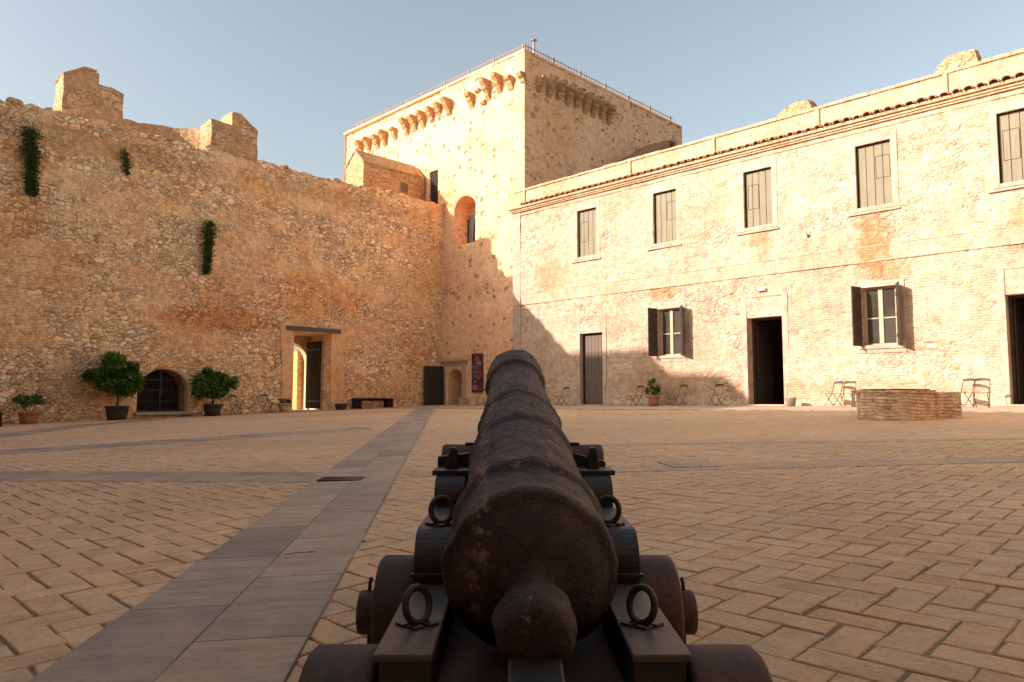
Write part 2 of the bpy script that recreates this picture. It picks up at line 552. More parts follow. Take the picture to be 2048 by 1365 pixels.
def mat_slab(name, cols, w_, l_, dirv, joint=(.12, .10, .08), grain=1.):
    """stone slabs in two staggered rows along dirv"""
    m = NB(name)
    P = m.tc.outputs['Object']
    s = m.sep(P)
    dx, dy, ox, oy = dirv
    x = m.math('SUBTRACT', s[0], ox); y = m.math('SUBTRACT', s[1], oy)
    u = m.math('ADD', m.math('MULTIPLY', x, dx), m.math('MULTIPLY', y, dy))
    v = m.math('SUBTRACT', m.math('MULTIPLY', y, dx), m.math('MULTIPLY', x, dy))
    bt = m.n('TexBrick')
    bt.offset = .5
    m.l(m.comb(u, v, 0.), bt.inputs['Vector'])
    bt.inputs['Scale'].default_value = 1
    bt.inputs['Brick Width'].default_value = l_
    bt.inputs['Row Height'].default_value = w_
    bt.inputs['Mortar Size'].default_value = .0035
    bt.inputs['Mortar Smooth'].default_value = .3
    bt.inputs['Color1'].default_value = (0, 0, 0, 1)
    bt.inputs['Color2'].default_value = (1, 1, 1, 1)
    bt.inputs['Mortar'].default_value = (.5, .5, .5, 1)
    r = m.sep(bt.outputs['Color'])[0]
    c = m.ramp(r, cols)
    gr = m.noise(m.comb(m.math('MULTIPLY', u, 3.2), m.math('MULTIPLY', v, .55), r), 6, 7, .72, dist=.4)
    med = m.noise(P, 2.4, 6, .68)
    fine = m.noise(P, 45, 5, .7)
    c = m.mix(.85, c, m.ramp(gr, [(.30, (.52, .52, .54)), (.5, (1, 1, 1)), (.70, (1.32, 1.28, 1.22))]), 'MULTIPLY')
    c = m.mix(.8, c, m.ramp(med, [(.3, (.72, .72, .74)), (.52, (1, 1, 1)), (.72, (1.2, 1.15, 1.06))]), 'MULTIPLY')
    c = m.mix(.5, c, m.ramp(fine, [(.3, (.75, .75, .75)), (.6, (1.1, 1.1, 1.1))]), 'MULTIPLY')
    ver = m.step(m.noise(m.comb(m.math('MULTIPLY', u, 5.), m.math('MULTIPLY', v, .8), 3.), 4.2, 6, .72), .60, .66)
    c = m.mix(m.math('MULTIPLY', ver, .45), c, m.mix(1., c, (.55, .54, .55), 'MULTIPLY'))
    dust = m.step(m.noise(P, 1.1, 6, .7), .50, .68)
    c = m.mix(m.math('MULTIPLY', dust, .4), c, (.50, .36, .24))
    c = m.mix(m.math('MULTIPLY', bt.outputs['Fac'], m.step(m.noise(P, 3., 3), .38, .55)), c, joint)
    h = m.math('ADD', m.math('MULTIPLY', gr, .8 * grain), m.math('MULTIPLY', fine, .25))
    h = m.math('SUBTRACT', h, m.math('MULTIPLY', bt.outputs['Fac'], 1.0))
    m.bump(h, .008)
    return m.done(c, m.ramp(gr, [(.3, (.5,) * 3), (.7, (.72,) * 3)]))


def mat_cannon():
    m = NB('rusted_cast_iron')
    P = m.tc.outputs['Object']
    a = m.noise(P, 9, 8, .74); b = m.noise(P, 70, 7, .78); c0 = m.noise(P, 2.2, 5, .6); d = m.noise(P, 26, 6, .75)
    c = m.ramp(a, [(.30, (.012, .008, .007)), (.44, (.030, .019, .017)), (.54, (.054, .032, .027)), (.64, (.082, .052, .040)), (.76, (.125, .082, .060))])
    c = m.mix(.9, c, m.ramp(b, [(.32, (.30, .30, .30)), (.52, (1, 1, 1)), (.70, (2.2, 2.0, 1.8))]), 'MULTIPLY')
    c = m.mix(.7, c, m.ramp(d, [(.34, (.5, .48, .46)), (.52, (1, 1, 1)), (.68, (1.6, 1.5, 1.4))]), 'MULTIPLY')
    c = m.mix(m.math('MULTIPLY', m.step(c0, .45, .62), .35), c, (.060, .045, .043))
    lic = m.math('MULTIPLY', m.step(m.noise(P, 34, 8, .8), .575, .61), m.step(m.noise(m.vmath('ADD', P, (3., 1., 0.)), 3.4, 5, .65), .52, .60))
    # pale flaked line running along the left flank
    sx_ = m.sep(P)[0]
    ln = m.step(m.math('ABSOLUTE', m.math('ADD', m.math('ADD', sx_, .115), m.math('MULTIPLY', m.math('SUBTRACT', m.noise(P, 5, 5, .7), .5), .11))), .030, .0)
    lic2 = m.math('MULTIPLY', m.step(m.noise(m.scale(P, (1, .6, 1)), 34, 7, .8), .50, .58), ln)
    c = m.mix(m.math('MULTIPLY', m.math('MAXIMUM', lic, lic2), .8), c, (.30, .235, .165))
    h = m.math('ADD', m.math('MULTIPLY', b, .55), m.math('MULTIPLY', a, .8))
    h = m.math('ADD', h, m.math('MULTIPLY', d, .6))
    pit = m.step(m.vor(P, 95, 'F1', 'Distance'), .10, .38)
    h = m.math('ADD', h, m.math('MULTIPLY', pit, .18))
    m.bump(h, .017, 1)
    m.b.inputs['Specular IOR Level'].default_value = .5
    return m.done(c, m.ramp(b, [(.3, (.45,) * 3), (.7, (.80,) * 3)]))


def mat_carriage(name, rust=.35, rough=(.36, .6)):
    m = NB(name)
    P = m.tc.outputs['Object']
    a = m.noise(P, 7, 7, .7); b = m.noise(P, 70, 5, .7); d = m.noise(P, 2.3, 4, .6)
    c = m.ramp(a, [(.3, (.011, .010, .010)), (.55, (.021, .018, .017)), (.8, (.042, .032, .026))])
    rf = m.math('MULTIPLY', m.step(m.math('ADD', m.math('MULTIPLY', a, .5), m.math('MULTIPLY', d, .5)), .58 - .2 * rust, .66 - .1 * rust), .9)
    c = m.mix(rf, c, m.ramp(b, [(.3, (.055, .028, .018)), (.7, (.12, .058, .032))]))
    scr = m.step(m.noise(m.scale(P, (1, 1, 1)), 34, 6, .8), .66, .69)
    c = m.mix(m.math('MULTIPLY', scr, .5), c, (.13, .10, .08))
    m.bump(m.math('ADD', m.math('MULTIPLY', b, .3), a), .004, 1)
    m.b.inputs['Specular IOR Level'].default_value = .5
    return m.done(c, m.fmix(rf, m.fmix(a, *rough), .8))


M['cannon'] = mat_cannon()
M['carriage'] = mat_carriage('carriage_iron', .1)
M['wheel'] = mat_carriage('rusty_wheel_iron', 1.0, (.45, .7))
M['worn'] = simple('sheen_dark_plate', (.045, .036, .030), (.090, .070, .052), 9, .5, .0035, 0, spec=.4)  # lighter than the carriage iron: sheen on the plates put into the colour
M['plank_door'] = simple('grey_brown_plank_door', (.17, .125, .10), (.12, .088, .07), 6, .65, .004, stretch=(3, 3, .3))
M['rail_rust'] = simple('faded_rust_rail', (.36, .25, .18), (.28, .19, .13), 8, .8, .002)
M['paver'] = mat_paver()
M['joint'] = mat_joint()


# ------------------------------------------------------------------ masonry wall grids
def frange(a, b, step):
    n = max(1, round((b - a) / step))
    return [a + (b - a) * i / n for i in range(n + 1)]


def lines(a, b, step, marks):
    ms = sorted(set([a, b] + [q for q in marks if a < q < b]))
    out = []
    for p, q in zip(ms[:-1], ms[1:]):
        out += frange(p, q, step)[:-1]
    return out + [b]


def rag(u, seed, amp):
    return amp * (noise.noise(Vector((u * .55, seed, 0))) * .9 + noise.noise(Vector((u * 1.9, seed, 3))) * .6 + noise.noise(Vector((u * 5.3, seed, 7))) * .5)


def grid_wall(name, mat, org, ud, nd, U, V, step, holes=(), ragged=0., seed=0., thick=1., parent=None, ends=True, capstep=.12, depthoff=None):
    """front sheet with openings + reveals + top cap + back. ud/nd unit vectors (u direction, outward normal)."""
    org = Vector(org); ud = Vector(ud); nd = Vector(nd); zd = Vector((0, 0, 1))
    um = []; vm = []
    for h in holes:
        um += [h['u'][0], h['u'][1]]; vm += [h['v'][0], h['v'][1]]
    us = lines(U[0], U[1], step, um)
    vs = lines(V[0], V[1], step, vm)
    nu, nv = len(us), len(vs)
    top = V[1]
    pos = []; amp = []

    def P(u, v, dz=0):
        return org + ud * u + zd * v + nd * dz
    for v in vs:
        for u in us:
            vv = v; uu = u
            a = 1.
            if ragged and v > top - .8:
                vv = v + rag(u, seed, ragged) * (v - (top - .8)) / .8
            for h in holes:
                (u0, u1), (v0, v1) = h['u'], h['v']
                if h.get('arch'):
                    ah = h['arch']; cu = (u0 + u1) / 2; ru = (u1 - u0) / 2
                    if v > v1 - ah - 1e-6:
                        du = (uu - cu) / ru; dv = (v - (v1 - ah)) / ah
                        rad = math.hypot(du, dv)
                        if rad > 0 and abs(rad - 1) < step * .75 / min(ru, ah):
                            uu = cu + du / rad * ru; vv = v1 - ah + dv / rad * ah; a = 0
                        dd = (rad - 1) * min(ru, ah)
                    else:
                        dd = max(u0 - uu, uu - u1, v0 - v)
                else:
                    dd = max(u0 - uu, uu - u1, v0 - v, v - v1)
                if dd < .01: a = 0
                elif dd < .1: a = min(a, dd / .1)
            off = depthoff(uu, vv) if depthoff else 0
            pos.append(P(uu, vv, off)); amp.append(a)
    fs = []
    for j in range(nv - 1):
        for i in range(nu - 1):
            cu_ = (us[i] + us[i + 1]) / 2; cv = (vs[j] + vs[j + 1]) / 2
            skip = False
            for h in holes:
                (u0, u1), (v0, v1) = h['u'], h['v']
                if u0 < cu_ < u1 and v0 < cv < v1:
                    if h.get('arch') and cv > v1 - h['arch']:
                        du = (cu_ - (u0 + u1) / 2) / ((u1 - u0) / 2); dv = (cv - (v1 - h['arch'])) / h['arch']
                        if math.hypot(du, dv) < 1: skip = True
                    else:
                        skip = True
            if not skip:
                a = j * nu + i
                fs.append((a, a + 1, a + nu + 1, a + nu))
    # top cap: rows going back
    nc = max(2, round(thick / capstep))
    prev = [(nv - 1) * nu + i for i in range(nu)]
    for k in range(1, nc + 1):
        cur = []
        d = thick * k / nc
        for i, u in enumerate(us):
            zz = top + rag(u, seed + d * .5, ragged)
            pos.append(P(u, zz, -d)); amp.append(1 if ragged else .3); cur.append(len(pos) - 1)
        for i in range(nu - 1):
            fs.append((prev[i], prev[i + 1], cur[i + 1], cur[i]))
        prev = cur
    # back and ends, coarse
    b0 = len(pos)
    hw = [h for h in holes if h.get('through')]
    if not hw:
        pos += [P(U[0], V[0], -thick), P(U[1], V[0], -thick)]; amp += [0, 0]
        fs.append(tuple([b0 + 1, b0] + prev))
    else:
        h = hw[0]
        k0 = len(pos)
        pos += [P(U[0], V[0], -thick), P(U[0], top, -thick), P(h['u'][0], top, -thick), P(h['u'][0], V[0], -thick)]; amp += [0] * 4
        fs.append((k0, k0 + 1, k0 + 2, k0 + 3))
        k0 = len(pos)
        pos += [P(h['u'][1], V[0], -thick), P(h['u'][1], top, -thick), P(U[1], top, -thick), P(U[1], V[0], -thick)]; amp += [0] * 4
        fs.append((k0, k0 + 1, k0 + 2, k0 + 3))
        k0 = len(pos)
        pos += [P(h['u'][0], h['v'][1], -thick), P(h['u'][0], top, -thick), P(h['u'][1], top, -thick), P(h['u'][1], h['v'][1], -thick)]; amp += [0] * 4
        fs.append((k0, k0 + 1, k0 + 2, k0 + 3))
    for e, i0 in ((0, 0), (1, nu - 1)):
        k0 = len(pos)
        off = depthoff(U[e], 0) if depthoff else 0
        pos += [P(U[e], V[0], off), P(U[e], V[0], -thick), P(U[e], top + (rag(us[i0], seed, ragged) if ragged else 0), -thick), P(U[e], top + (rag(us[i0], seed, ragged) if ragged else 0), off)]
        amp += [0] * 4
        fs.append((k0, k0 + 1, k0 + 2, k0 + 3))
    # reveals
    for h in holes:
        (u0, u1), (v0, v1) = h['u'], h['v']; d = h['d']
        if h.get('arch'):
            ah = h['arch']; cu = (u0 + u1) / 2; ru = (u1 - u0) / 2
            ol = [(u0, v0)] + [(cu - ru * math.cos(PI * k / 24), v1 - ah + ah * math.sin(PI * k / 24)) for k in range(25)] + [(u1, v0)]
        else:
            ol = [(u0, v0), (u0, v1), (u1, v1), (u1, v0)]
        ol = ol + [ol[0]] if not h.get('nosill') else ol
        nd_ = max(1, round(d / .3))
        for (a_, b_) in zip(ol[:-1], ol[1:]):
            L = math.hypot(a_[0] - b_[0], a_[1] - b_[1]); ns = max(1, round(L / .3)) if not h.get('arch') else 1
            for s in range(ns):
                p = (a_[0] + (b_[0] - a_[0]) * s / ns, a_[1] + (b_[1] - a_[1]) * s / ns)
                q = (a_[0] + (b_[0] - a_[0]) * (s + 1) / ns, a_[1] + (b_[1] - a_[1]) * (s + 1) / ns)
                o0 = depthoff(*p) if depthoff else 0
                k0 = len(pos)
                pos += [P(*p, o0), P(*q, o0), P(*q, -d), P(*p, -d)]; amp += [0] * 4
                fs.append((k0, k0 + 1, k0 + 2, k0 + 3))
        if h.get('back'):
            k0 = len(pos)
            for p in (ol[:-1] if ol[0] == ol[-1] else ol):
                pos.append(P(*p, -d)); amp.append(0)
            fs.append(tuple(range(k0, len(pos))))
    me = bpy.data.meshes.new(name)
    me.from_pydata([tuple(p) for p in pos], [], fs)
    at = me.attributes.new('amp', 'FLOAT', 'POINT')
    at.data.foreach_set('value', amp)
    # make front normals face nd
    me.update()
    if me.polygons[0].normal.dot(nd) < 0:
        me.flip_normals()
    me.materials.append(mat)
    o = bpy.data.objects.new(name, me)
    col.objects.link(o)
    if parent: o.parent = parent
    return o


# ================================================================== GROUND
def cw(lat, dep):
    """camera plan coordinates to world"""
    return (lat * RT[0] + dep * FW[0], lat * RT[1] + dep * FW[1])


def sheet(name, poly, mat, dz, th=.02, kind='structure', label=None):
    mb = MB()
    n = len(poly)
    vs = [(x, y, g(x, y) + dz) for x, y in poly] + [(x, y, g(x, y) + dz - th) for x, y in poly]
    fs = [tuple(range(n)), tuple(range(2 * n - 1, n - 1, -1))] + [(i, (i + 1) % n, (i + 1) % n + n, i + n) for i in range(n)]
    mb.add(vs, fs)
    o = mb.build(name, mat)
    tag(o, kind=kind)
    return o


BF = 22.1     # facade plane
BT = 22.6     # tower plane
XL = -27.2    # left wall plane
YP = 18.7     # pavement edge

o = MB().box(-900, 900, -900, 900, -1.75, -1.7).build('ground', simple('dry_ground', (.30, .23, .15), (.22, .17, .11), .3, .95, .02))
tag(o, kind='structure')
sheet('courtyard_bed', [(-27.3, -3.8), (8.2, -3.8), (8.2, 22.7), (-27.3, 22.7)], M['joint'], -.0065, .3)
o = MB().box(-60, -27.25, 8, 60, -.66, -.60).build('outer_path', simple('pale_outer_gravel', (.62, .52, .38), (.5, .4, .28), 3, .95, .01))
tag(o, kind='structure')


def pavers():
    L = .27; W = .135; J = .0022
    c0 = cw(.874, 2.184)
    vs = []; fs = []
    rnd = random.Random(3)
    for i in range(-215, 75):
        for j in range(-45, 125):
            r = (i - j) % 4
            if r == 0: w_, h_ = 2, 1
            elif r == 3: w_, h_ = 1, 2
            else: continue
            x0 = c0[0] + i * W; y0 = c0[1] + (j - 1) * W
            x1 = x0 + w_ * W; y1 = y0 + h_ * W
            cx, cy = (x0 + x1) / 2, (y0 + y1) / 2
            if cx < XL + .1 or y1 > YP - .002 or cy < -3.6 or cx > 7.9: continue
            lat = cx * RT[0] + cy * RT[1]; dep = cx * FW[0] + cy * FW[1]
            if dep < -1.5 or abs(lat) > .80 * dep + 3.0: continue
            le = -1.136 - .0949 * dep; re = -.427 - .0917 * dep
            if le + .16 < lat < re - .16: continue
            z = g(cx, cy)
            near = dep < 9
            jit = .004 if near else .003
            jt = J + rnd.uniform(-.002, .004)
            P = [(x0 + jt, y0 + jt), (x1 - jt, y0 + jt), (x1 - jt, y1 - jt), (x0 + jt, y1 - jt)]
            rot = rnd.gauss(0, .012); dx, dy = rnd.gauss(0, .0018), rnd.gauss(0, .0018)
            tx, ty = rnd.gauss(0, .006), rnd.gauss(0, .006); dz = rnd.gauss(0, .0011)

            def tr(p, hz):
                ax, ay = p[0] - cx, p[1] - cy
                bx = ax - ay * rot + dx; by = ay + ax * rot + dy
                return (cx + bx, cy + by, z + hz + dz + bx * tx + by * ty + bx * .0075 + by * .0245)
            if near:
                # worn outline: each side split in three, wobbling
                Q = []
                for k in range(4):
                    a, b = P[k], P[(k + 1) % 4]
                    n = 4 if math.hypot(b[0] - a[0], b[1] - a[1]) > .2 else 2
                    for q in range(n):
                        t = q / n
                        s = rnd.uniform(.0, .005) if q else rnd.uniform(.001, .008)
                        px = a[0] + (b[0] - a[0]) * t; py = a[1] + (b[1] - a[1]) * t
                        ddx = cx - px; ddy = cy - py; dl = math.hypot(ddx, ddy)
                        Q.append((px + ddx / dl * s, py + ddy / dl * s))
                n = len(Q); b = len(vs)
                for (ins, hz) in ((0, -.012), (.0, -.0045), (.0045, -.0008), (.014, 0)):
                    for q in Q:
                        ddx = cx - q[0]; ddy = cy - q[1]; dl = math.hypot(ddx, ddy)
                        vs.append(tr((q[0] + ddx / dl * ins, q[1] + ddy / dl * ins), hz))
                for lv in range(3):
                    for k in range(n):
                        k2 = (k + 1) % n
                        fs.append((b + lv * n + k, b + lv * n + k2, b + (lv + 1) * n + k2, b + (lv + 1) * n + k))
                fs.append(tuple(b + 3 * n + k for k in range(n)))
            else:
                b = len(vs)
                for (ins, hz) in ((0, -.012), (0, -.005), (.007, 0)):
                    for q in P:
                        sx = 1 if q[0] < cx else -1; sy = 1 if q[1] < cy else -1
                        vs.append(tr((q[0] + sx * ins, q[1] + sy * ins), hz))
                for lv in range(2):
                    for k in range(4):
                        k2 = (k + 1) % 4
                        fs.append((b + lv * 4 + k, b + lv * 4 + k2, b + lv * 4 + 4 + k2, b + lv * 4 + 4 + k))
                fs.append((b + 8, b + 9, b + 10, b + 11))
    me = bpy.data.meshes.new('brick_paving')
    me.from_pydata(vs, [], fs)
    me.materials.append(M['paver'])
    o = bpy.data.objects.new('brick_paving', me)
    col.objects.link(o)
    tag(o, kind='structure')


pavers()

GREY = [(0, (.25, .215, .185)), (.25, (.33, .28, .235)), (.5, (.38, .32, .26)), (.75, (.44, .345, .265)), (1, (.29, .255, .23))]
pa = [cw(-1.136 - .0949 * d, d) for d in (-3, 36)]
pb = [cw(-.427 - .0917 * d, d) for d in (36, -3)]
dv = Vector((pa[1][0] - pa[0][0], pa[1][1] - pa[0][1])).normalized()
mid = cw(-.7815, 0)
M['slab'] = mat_slab('grey_path_slabs', GREY, .357, .78, (dv.x, dv.y, mid[0], mid[1]))
sheet('stone_path', [pa[0], pa[1], pb[0], pb[1]], M['slab'], .0045)
cdv = Vector((cw(1, -.2)[0] - cw(0, 0)[0], cw(1, -.2)[1] - cw(0, 0)[1])).normalized()
M['slab2'] = mat_slab('grey_band_slabs', GREY, .42, .8, (cdv.x, cdv.y, 0, 0))
sheet('stone_band', [cw(-13, 9.55), cw(-13, 8.55), cw(-1.55, 6.26), cw(-1.6, 7.0)], M['slab2'], .003)
CLAY = [(0, (.44, .315, .215)), (.4, (.48, .34, .23)), (.7, (.40, .30, .22)), (1, (.50, .35, .235))]
M['slab3'] = mat_slab('faded_band_slabs', CLAY, .30, .62, (RT[0], RT[1], 0, 0), grain=.4)
sheet('stone_band', [cw(-1.0, 6.95), cw(-.9, 6.5), cw(9, 6.65), cw(9, 7.15)], M['slab3'], .003)
sheet('stone_band', [cw(.2, 9.75), cw(.2, 9.45), cw(10, 8.6), cw(10, 8.9)], M['slab3'], .003)
sheet('stone_band', [(-13.3, -2.), (-12.25, -2.), (-12.25, 8.4), (-13.3, 8.9)], M['slab2'], .003)
sheet('stone_band', [cw(-9.7, 12), cw(-10.6, 12), cw(-12.3, 20), cw(-12.2, 24.2), cw(-11.3, 24.6), cw(-11.4, 20)], M['slab2'], .003)
sheet('stone_band', [(XL, 7.6), (-26.25, 7.6), (-26.25, YP), (XL, YP)], M['slab2'], .003)
M['pavement'] = mat_slab('pale_concrete_pavement', [(0, (.50, .40, .29)), (.5, (.55, .44, .32)), (1, (.46, .37, .27))], 3.6, 2.4, (1, 0, 0, YP), joint=(.30, .24, .17), grain=.3)
sheet('pavement', [(XL, YP), (8, YP), (8, BT), (XL, BT)], M['pavement'], .018, .06)
# lone darker slab by the band
sheet('path_slab', [cw(1.45, 7.25), cw(1.5, 6.72), cw(1.95, 6.74), cw(2.0, 7.1)], M['slab2'], .010, .01)

# drain grate
gx, gy = -5.60, 3.515
t = empty('drain_grate', (gx, gy, g(gx, gy) + .008))
t.rotation_euler = (0, 0, math.atan2(RT[1], RT[0]) + R(3))
tag(t, 'small black slotted drain grate set in the grey stone path', 'drain grate')
mb = MB()
for (a, b, c_, d) in ((-.19, .19, -.13, -.112), (-.19, .19, .112, .13), (-.19, -.172, -.112, .112), (.172, .19, -.112, .112)):
    mb.box(a, b, c_, d, -.01, .006)
mb.build('grate_frame', M['steel'], t)
mb = MB()
for k in range(9): mb.box(-.16 + k * .0385, -.145 + k * .0385, -.112, .112, -.008, .003)
mb.box(-.172, .172, -.006, .006, -.006, .0045)
mb.build('grate_bars', M['steel'], t)
MB().box(-.172, .172, -.112, .112, -.0075, -.0065).build('pit_shade_sheet', simple('painted_pit_shade', (.01, .008, .006), (.006, .005, .004)), t)  # thin black sheet under the bars paints the shade of the pit

# a fallen twig on the stone path
tx_, ty_, _z = (*cw(-1.02, 3.55), 0)
t = empty('twig', (tx_, ty_, g(tx_, ty_) + .0065), YAW)
tag(t, 'thin dark fallen twig lying on the grey stone path', 'twig')
mb = MB(); mb.tube([(-.07, -.05, .001), (-.02, -.015, .003), (.03, .0, .002), (.06, .03, .003)], [.0012, .0018, .0016, .0008], 6)
mb.tube([(.03, .0, .002), (.07, .0, .003)], [.0012, .0007], 5)
mb.build('stem', simple('dead_twig', (.06, .045, .035), (.03, .022, .018), 30, .9, 0), t)

# ================================================================== LEFT WALL
wl = empty('rubble_wall', (0, 0, 0))
tag(wl, 'tall shaded rubble stone wall with ragged top on the left of the courtyard', 'wall')
DOOR = dict(u=(14.66, 16.40), v=(-1.0, 2.68), d=.62, nosill=True, through=True)
ARCH = dict(u=(8.75, 10.52), v=(-.56, .98), d=1.7, arch=.82, back=True)
grid_wall('wall', M['rubble'], (XL, 0, 0), (0, 1, 0), (1, 0, 0), (-3.8, 22.6), (-1.3, 9.42), .05, [DOOR, ARCH], ragged=.17, seed=2.3, thick=2.8,
          parent=wl, depthoff=lambda u, v: .10 * noise.noise(Vector((u * .35, v * .35, 5))) + .02 * noise.noise(Vector((u * 1.3, v * 1.3, 9))))
# individual loose stones along the top edge
rnd = random.Random(11)
mb = MB()
u = 3.
while u < 22.3:
    s = rnd.uniform(.10, .26)
    cx = XL - rnd.uniform(.0, .5); cz = 9.42 + rag(u, 2.3, .17) + s * .05
    vs = []; fs = []
    sub = 3
    bm = bmesh.new(); bmesh.ops.create_icosphere(bm, subdivisions=2, radius=1)
    for v in bm.verts:
        n_ = noise.noise(v.co * 1.3 + Vector((u * 7, 0, 0)))
        v.co *= 1 + .45 * n_
        v.co = Vector((v.co.x * s * .8, v.co.y * s, v.co.z * s * .55)) + Vector((cx, u, cz))
    mb.add([v.co[:] for v in bm.verts], [tuple(q.index for q in f.verts) for f in bm.faces])
    bm.free()
    u += rnd.uniform(.18, .75)
mb.build('coping_stones', M['merlon'], wl)
# doorway lining: pale plaster around the tall opening
mb = MB()
mb.box(XL - .02, XL + .16, 14.30, 16.82, 2.70, 2.88)
o = mb.build('beam', M['beam'], wl, bevel=.012)
mb = MB()
mb.prism([(14.2, -1.0), (14.655, -1.0), (14.655, 2.695), (16.405, 2.695), (16.405, -1.0), (17.0, -1.0), (17.1, .6), (16.95, 2.2), (17.02, 3.1), (15.9, 3.28), (14.6, 3.2), (14.05, 2.9), (14.15, 1.4)], 'x', XL + .02, XL + .075)
o = mb.build('plastered_surround', M['rubble_plain'], wl)
# inner lining of the passage with the outer arch
mb = MB()
x0, x1 = XL - 2.82, XL - .62
mb.box(x0, x1, 16.78, 17.2, -1.0, 3.4)
mb.box(x0, x1, 13.6, 14.35, -1.0, 3.4)
mb.box(x0, x1, 14.35, 16.78, 2.72, 3.4)
# arch screen at far end
cy, ru, sp, ah = 15.72, .96, 1.45, .98
pts = [(14.35, 2.72), (14.35, -1.0), (cy - ru, -1.0)] + [(cy - ru * math.cos(PI * k / 20), sp + ah * math.sin(PI * k / 20)) for k in range(21)] + [(cy + ru, -1.0), (16.78, -1.0), (16.78, 2.72)]
mb.prism(pts, 'x', x0 + .0, x0 + .45)
mb.build('passage_lining', M['plaster'], wl)
dr = empty('door', (XL - .66, 16.36, -.55)); dr.parent = wl
# open plank door leaf
mb = MB()
for k in range(5):
    mb.box(-1.2 + k * .24 + .004, -.96 + k * .24 - .004, -.05, 0, .02, 2.95)
mb.build('door_leaf', M['old_wood'], dr, bevel=.006)
mb = MB()
for k in range(5):
    for z in (.35, .9, 1.45, 2.0, 2.6):
        mb.tube([(-1.09 + k * .24, -.05, z), (-1.09 + k * .24, -.062, z)], [.02, .008], 6)
for z in (.3, 2.55): mb.box(-1.15, 0, -.056, -.05, z, z + .07)
mb.build('door_studs', M['dark_iron'], dr)
# iron gate in the arched recess
gt = empty('iron_gate', (XL - .34, 0, 0))
tag(gt, 'double iron bar gate closing the dark arched recess in the rubble wall', 'gate')
mb = MB()
ac, ar, sp = 9.635, .885, .16


def arch_h(y):
    q = max(0, 1 - ((y - ac) / ar) ** 2)
    return sp + .82 * math.sqrt(q)


k = 8.80
while k < 10.5:
    mb.tube([(0, k, -.53), (0, k, arch_h(k) - .02)], .010, 6)
    k += .118
build_each(mb, 'bar', M['dark_iron'], gt)
mb = MB()
for z in (-.50, -.18, .22, .60):
    w_ = ar * math.sqrt(max(0, 1 - max(0, (z - sp) / .82) ** 2)) - .02
    mb.box(-.012, .012, ac - w_, ac + w_, z - .018, z + .018)
build_each(mb, 'rail', M['dark_iron'], gt)
MB().box(-.03, .03, ac - .035, ac + .035, -.53, .96).build('meeting_stile', M['dark_iron'], gt, bevel=.004)
MB().box(.01, .06, ac - .08, ac + .09, .12, .24).build('lock', M['dark_iron'], gt, bevel=.006)
mb = MB(); mb.box(XL - 1.0, XL - .95, 8.5, 10.8, -.7, 1.1); mb.build('recess_shade_panel', M['void'], wl)  # near-black panel behind the gate, painted shade of the recess
o = MB().box(XL - .05, XL + .22, 8.66, 10.66, -.66, -.56).build('threshold', M['stone'], wl, bevel=.01)


# creepers hanging on the wall
def creeper(y0, y1, z0, z1, n, label, seed):
    rn = random.Random(seed)
    t = empty('creeper', (XL + .12, (y0 + y1) / 2, z1))
    tag(t, label, 'creeper', 'creepers hanging on the rubble wall')
    mb = MB(); cy = (y0 + y1) / 2
    H = z1 - z0
    for k in range(n):
        f = rn.random() ** .8
        wv = (y1 - y0) / 2 * (1 - .55 * f) * (1 if f > .06 else .7)
        wv *= .62 + .6 * (noise.noise(Vector((f * 7, seed, 0))) + .5)
        y = rn.gauss(0, .46) * wv + (.13 * f if seed % 2 else -.06 * f)
        z = -f * H + rn.uniform(-.05, .05)
        x = rn.uniform(.0, .20) * (1 - .5 * f) + .04
        s = rn.uniform(.045, .085)
        q = Matrix.Rotation(rn.uniform(0, 6.28), 4, 'Z') @ Matrix.Rotation(rn.uniform(-1.2, 1.2), 4, 'X') @ Matrix.Rotation(rn.uniform(-1, 1), 4, 'Y')
        pts = [Vector((-s * .5, 0, 0)), Vector((0, -s * .45, s * .1)), Vector((s * .6, 0, 0)), Vector((0, s * .45, s * .1))]
        mb.add([tuple(q @ p + Vector((x, y, z))) for p in pts], [(0, 1, 2, 3)])
    mb.build('leaves', M['ivy'], t, fixn=False)
    mb = MB()
    for k in range(5):
        a = rn.uniform(-.3, .3) * (y1 - y0)
        mb.tube([(0, a, 0), (.04, a * .8 + rn.uniform(-.05, .05), -H * .3), (.03, a * .5 + rn.uniform(-.05, .05), -H * .6), (.02, a * .3, -H * .9)], .006, 5)
    mb.build('stems', M['bark'], t)


creeper(4.82, 5.5, 6.45, 8.62, 4200, 'widest and longest dark green creeper near the top left of the rubble wall', 1)
creeper(10.68, 11.32, 4.6, 6.6, 3200, 'narrow dark green creeper in the middle of the rubble wall, lowest of three', 2)
creeper(7.75, 8.15, 7.75, 8.62, 420, 'small sparse faded creeper tuft just under the top of the rubble wall', 3)


# ================================================================== RAMPARTS BEHIND THE LEFT WALL
def rough_prism(name, pts, a, b, mat, seed, parent=None, axis='x', amt=.035, cuts=7):
    mb = MB(); mb.prism(pts, axis, a, b)
    o = mb.build(name, mat, parent)
    bm = bmesh.new(); bm.from_mesh(o.data)
    bmesh.ops.triangulate(bm, faces=[f for f in bm.faces if len(f.verts) > 4])
    bmesh.ops.subdivide_edges(bm, edges=[e for e in bm.edges if e.calc_length() > .5], cuts=cuts, use_grid_fill=True)
    for v in bm.verts:
        p = v.co * 1.8 + Vector((seed, 0, 0)); q = v.co * 5 + Vector((seed, 4, 0))
        v.co += Vector((noise.noise(p), noise.noise(p + Vector((9, 0, 0))), noise.noise(p + Vector((0, 9, 0))))) * amt + \
            Vector((noise.noise(q), noise.noise(q + Vector((9, 0, 0))), noise.noise(q + Vector((0, 9, 0))))) * amt * .7
    bm.to_mesh(o.data); bm.free()
    return o


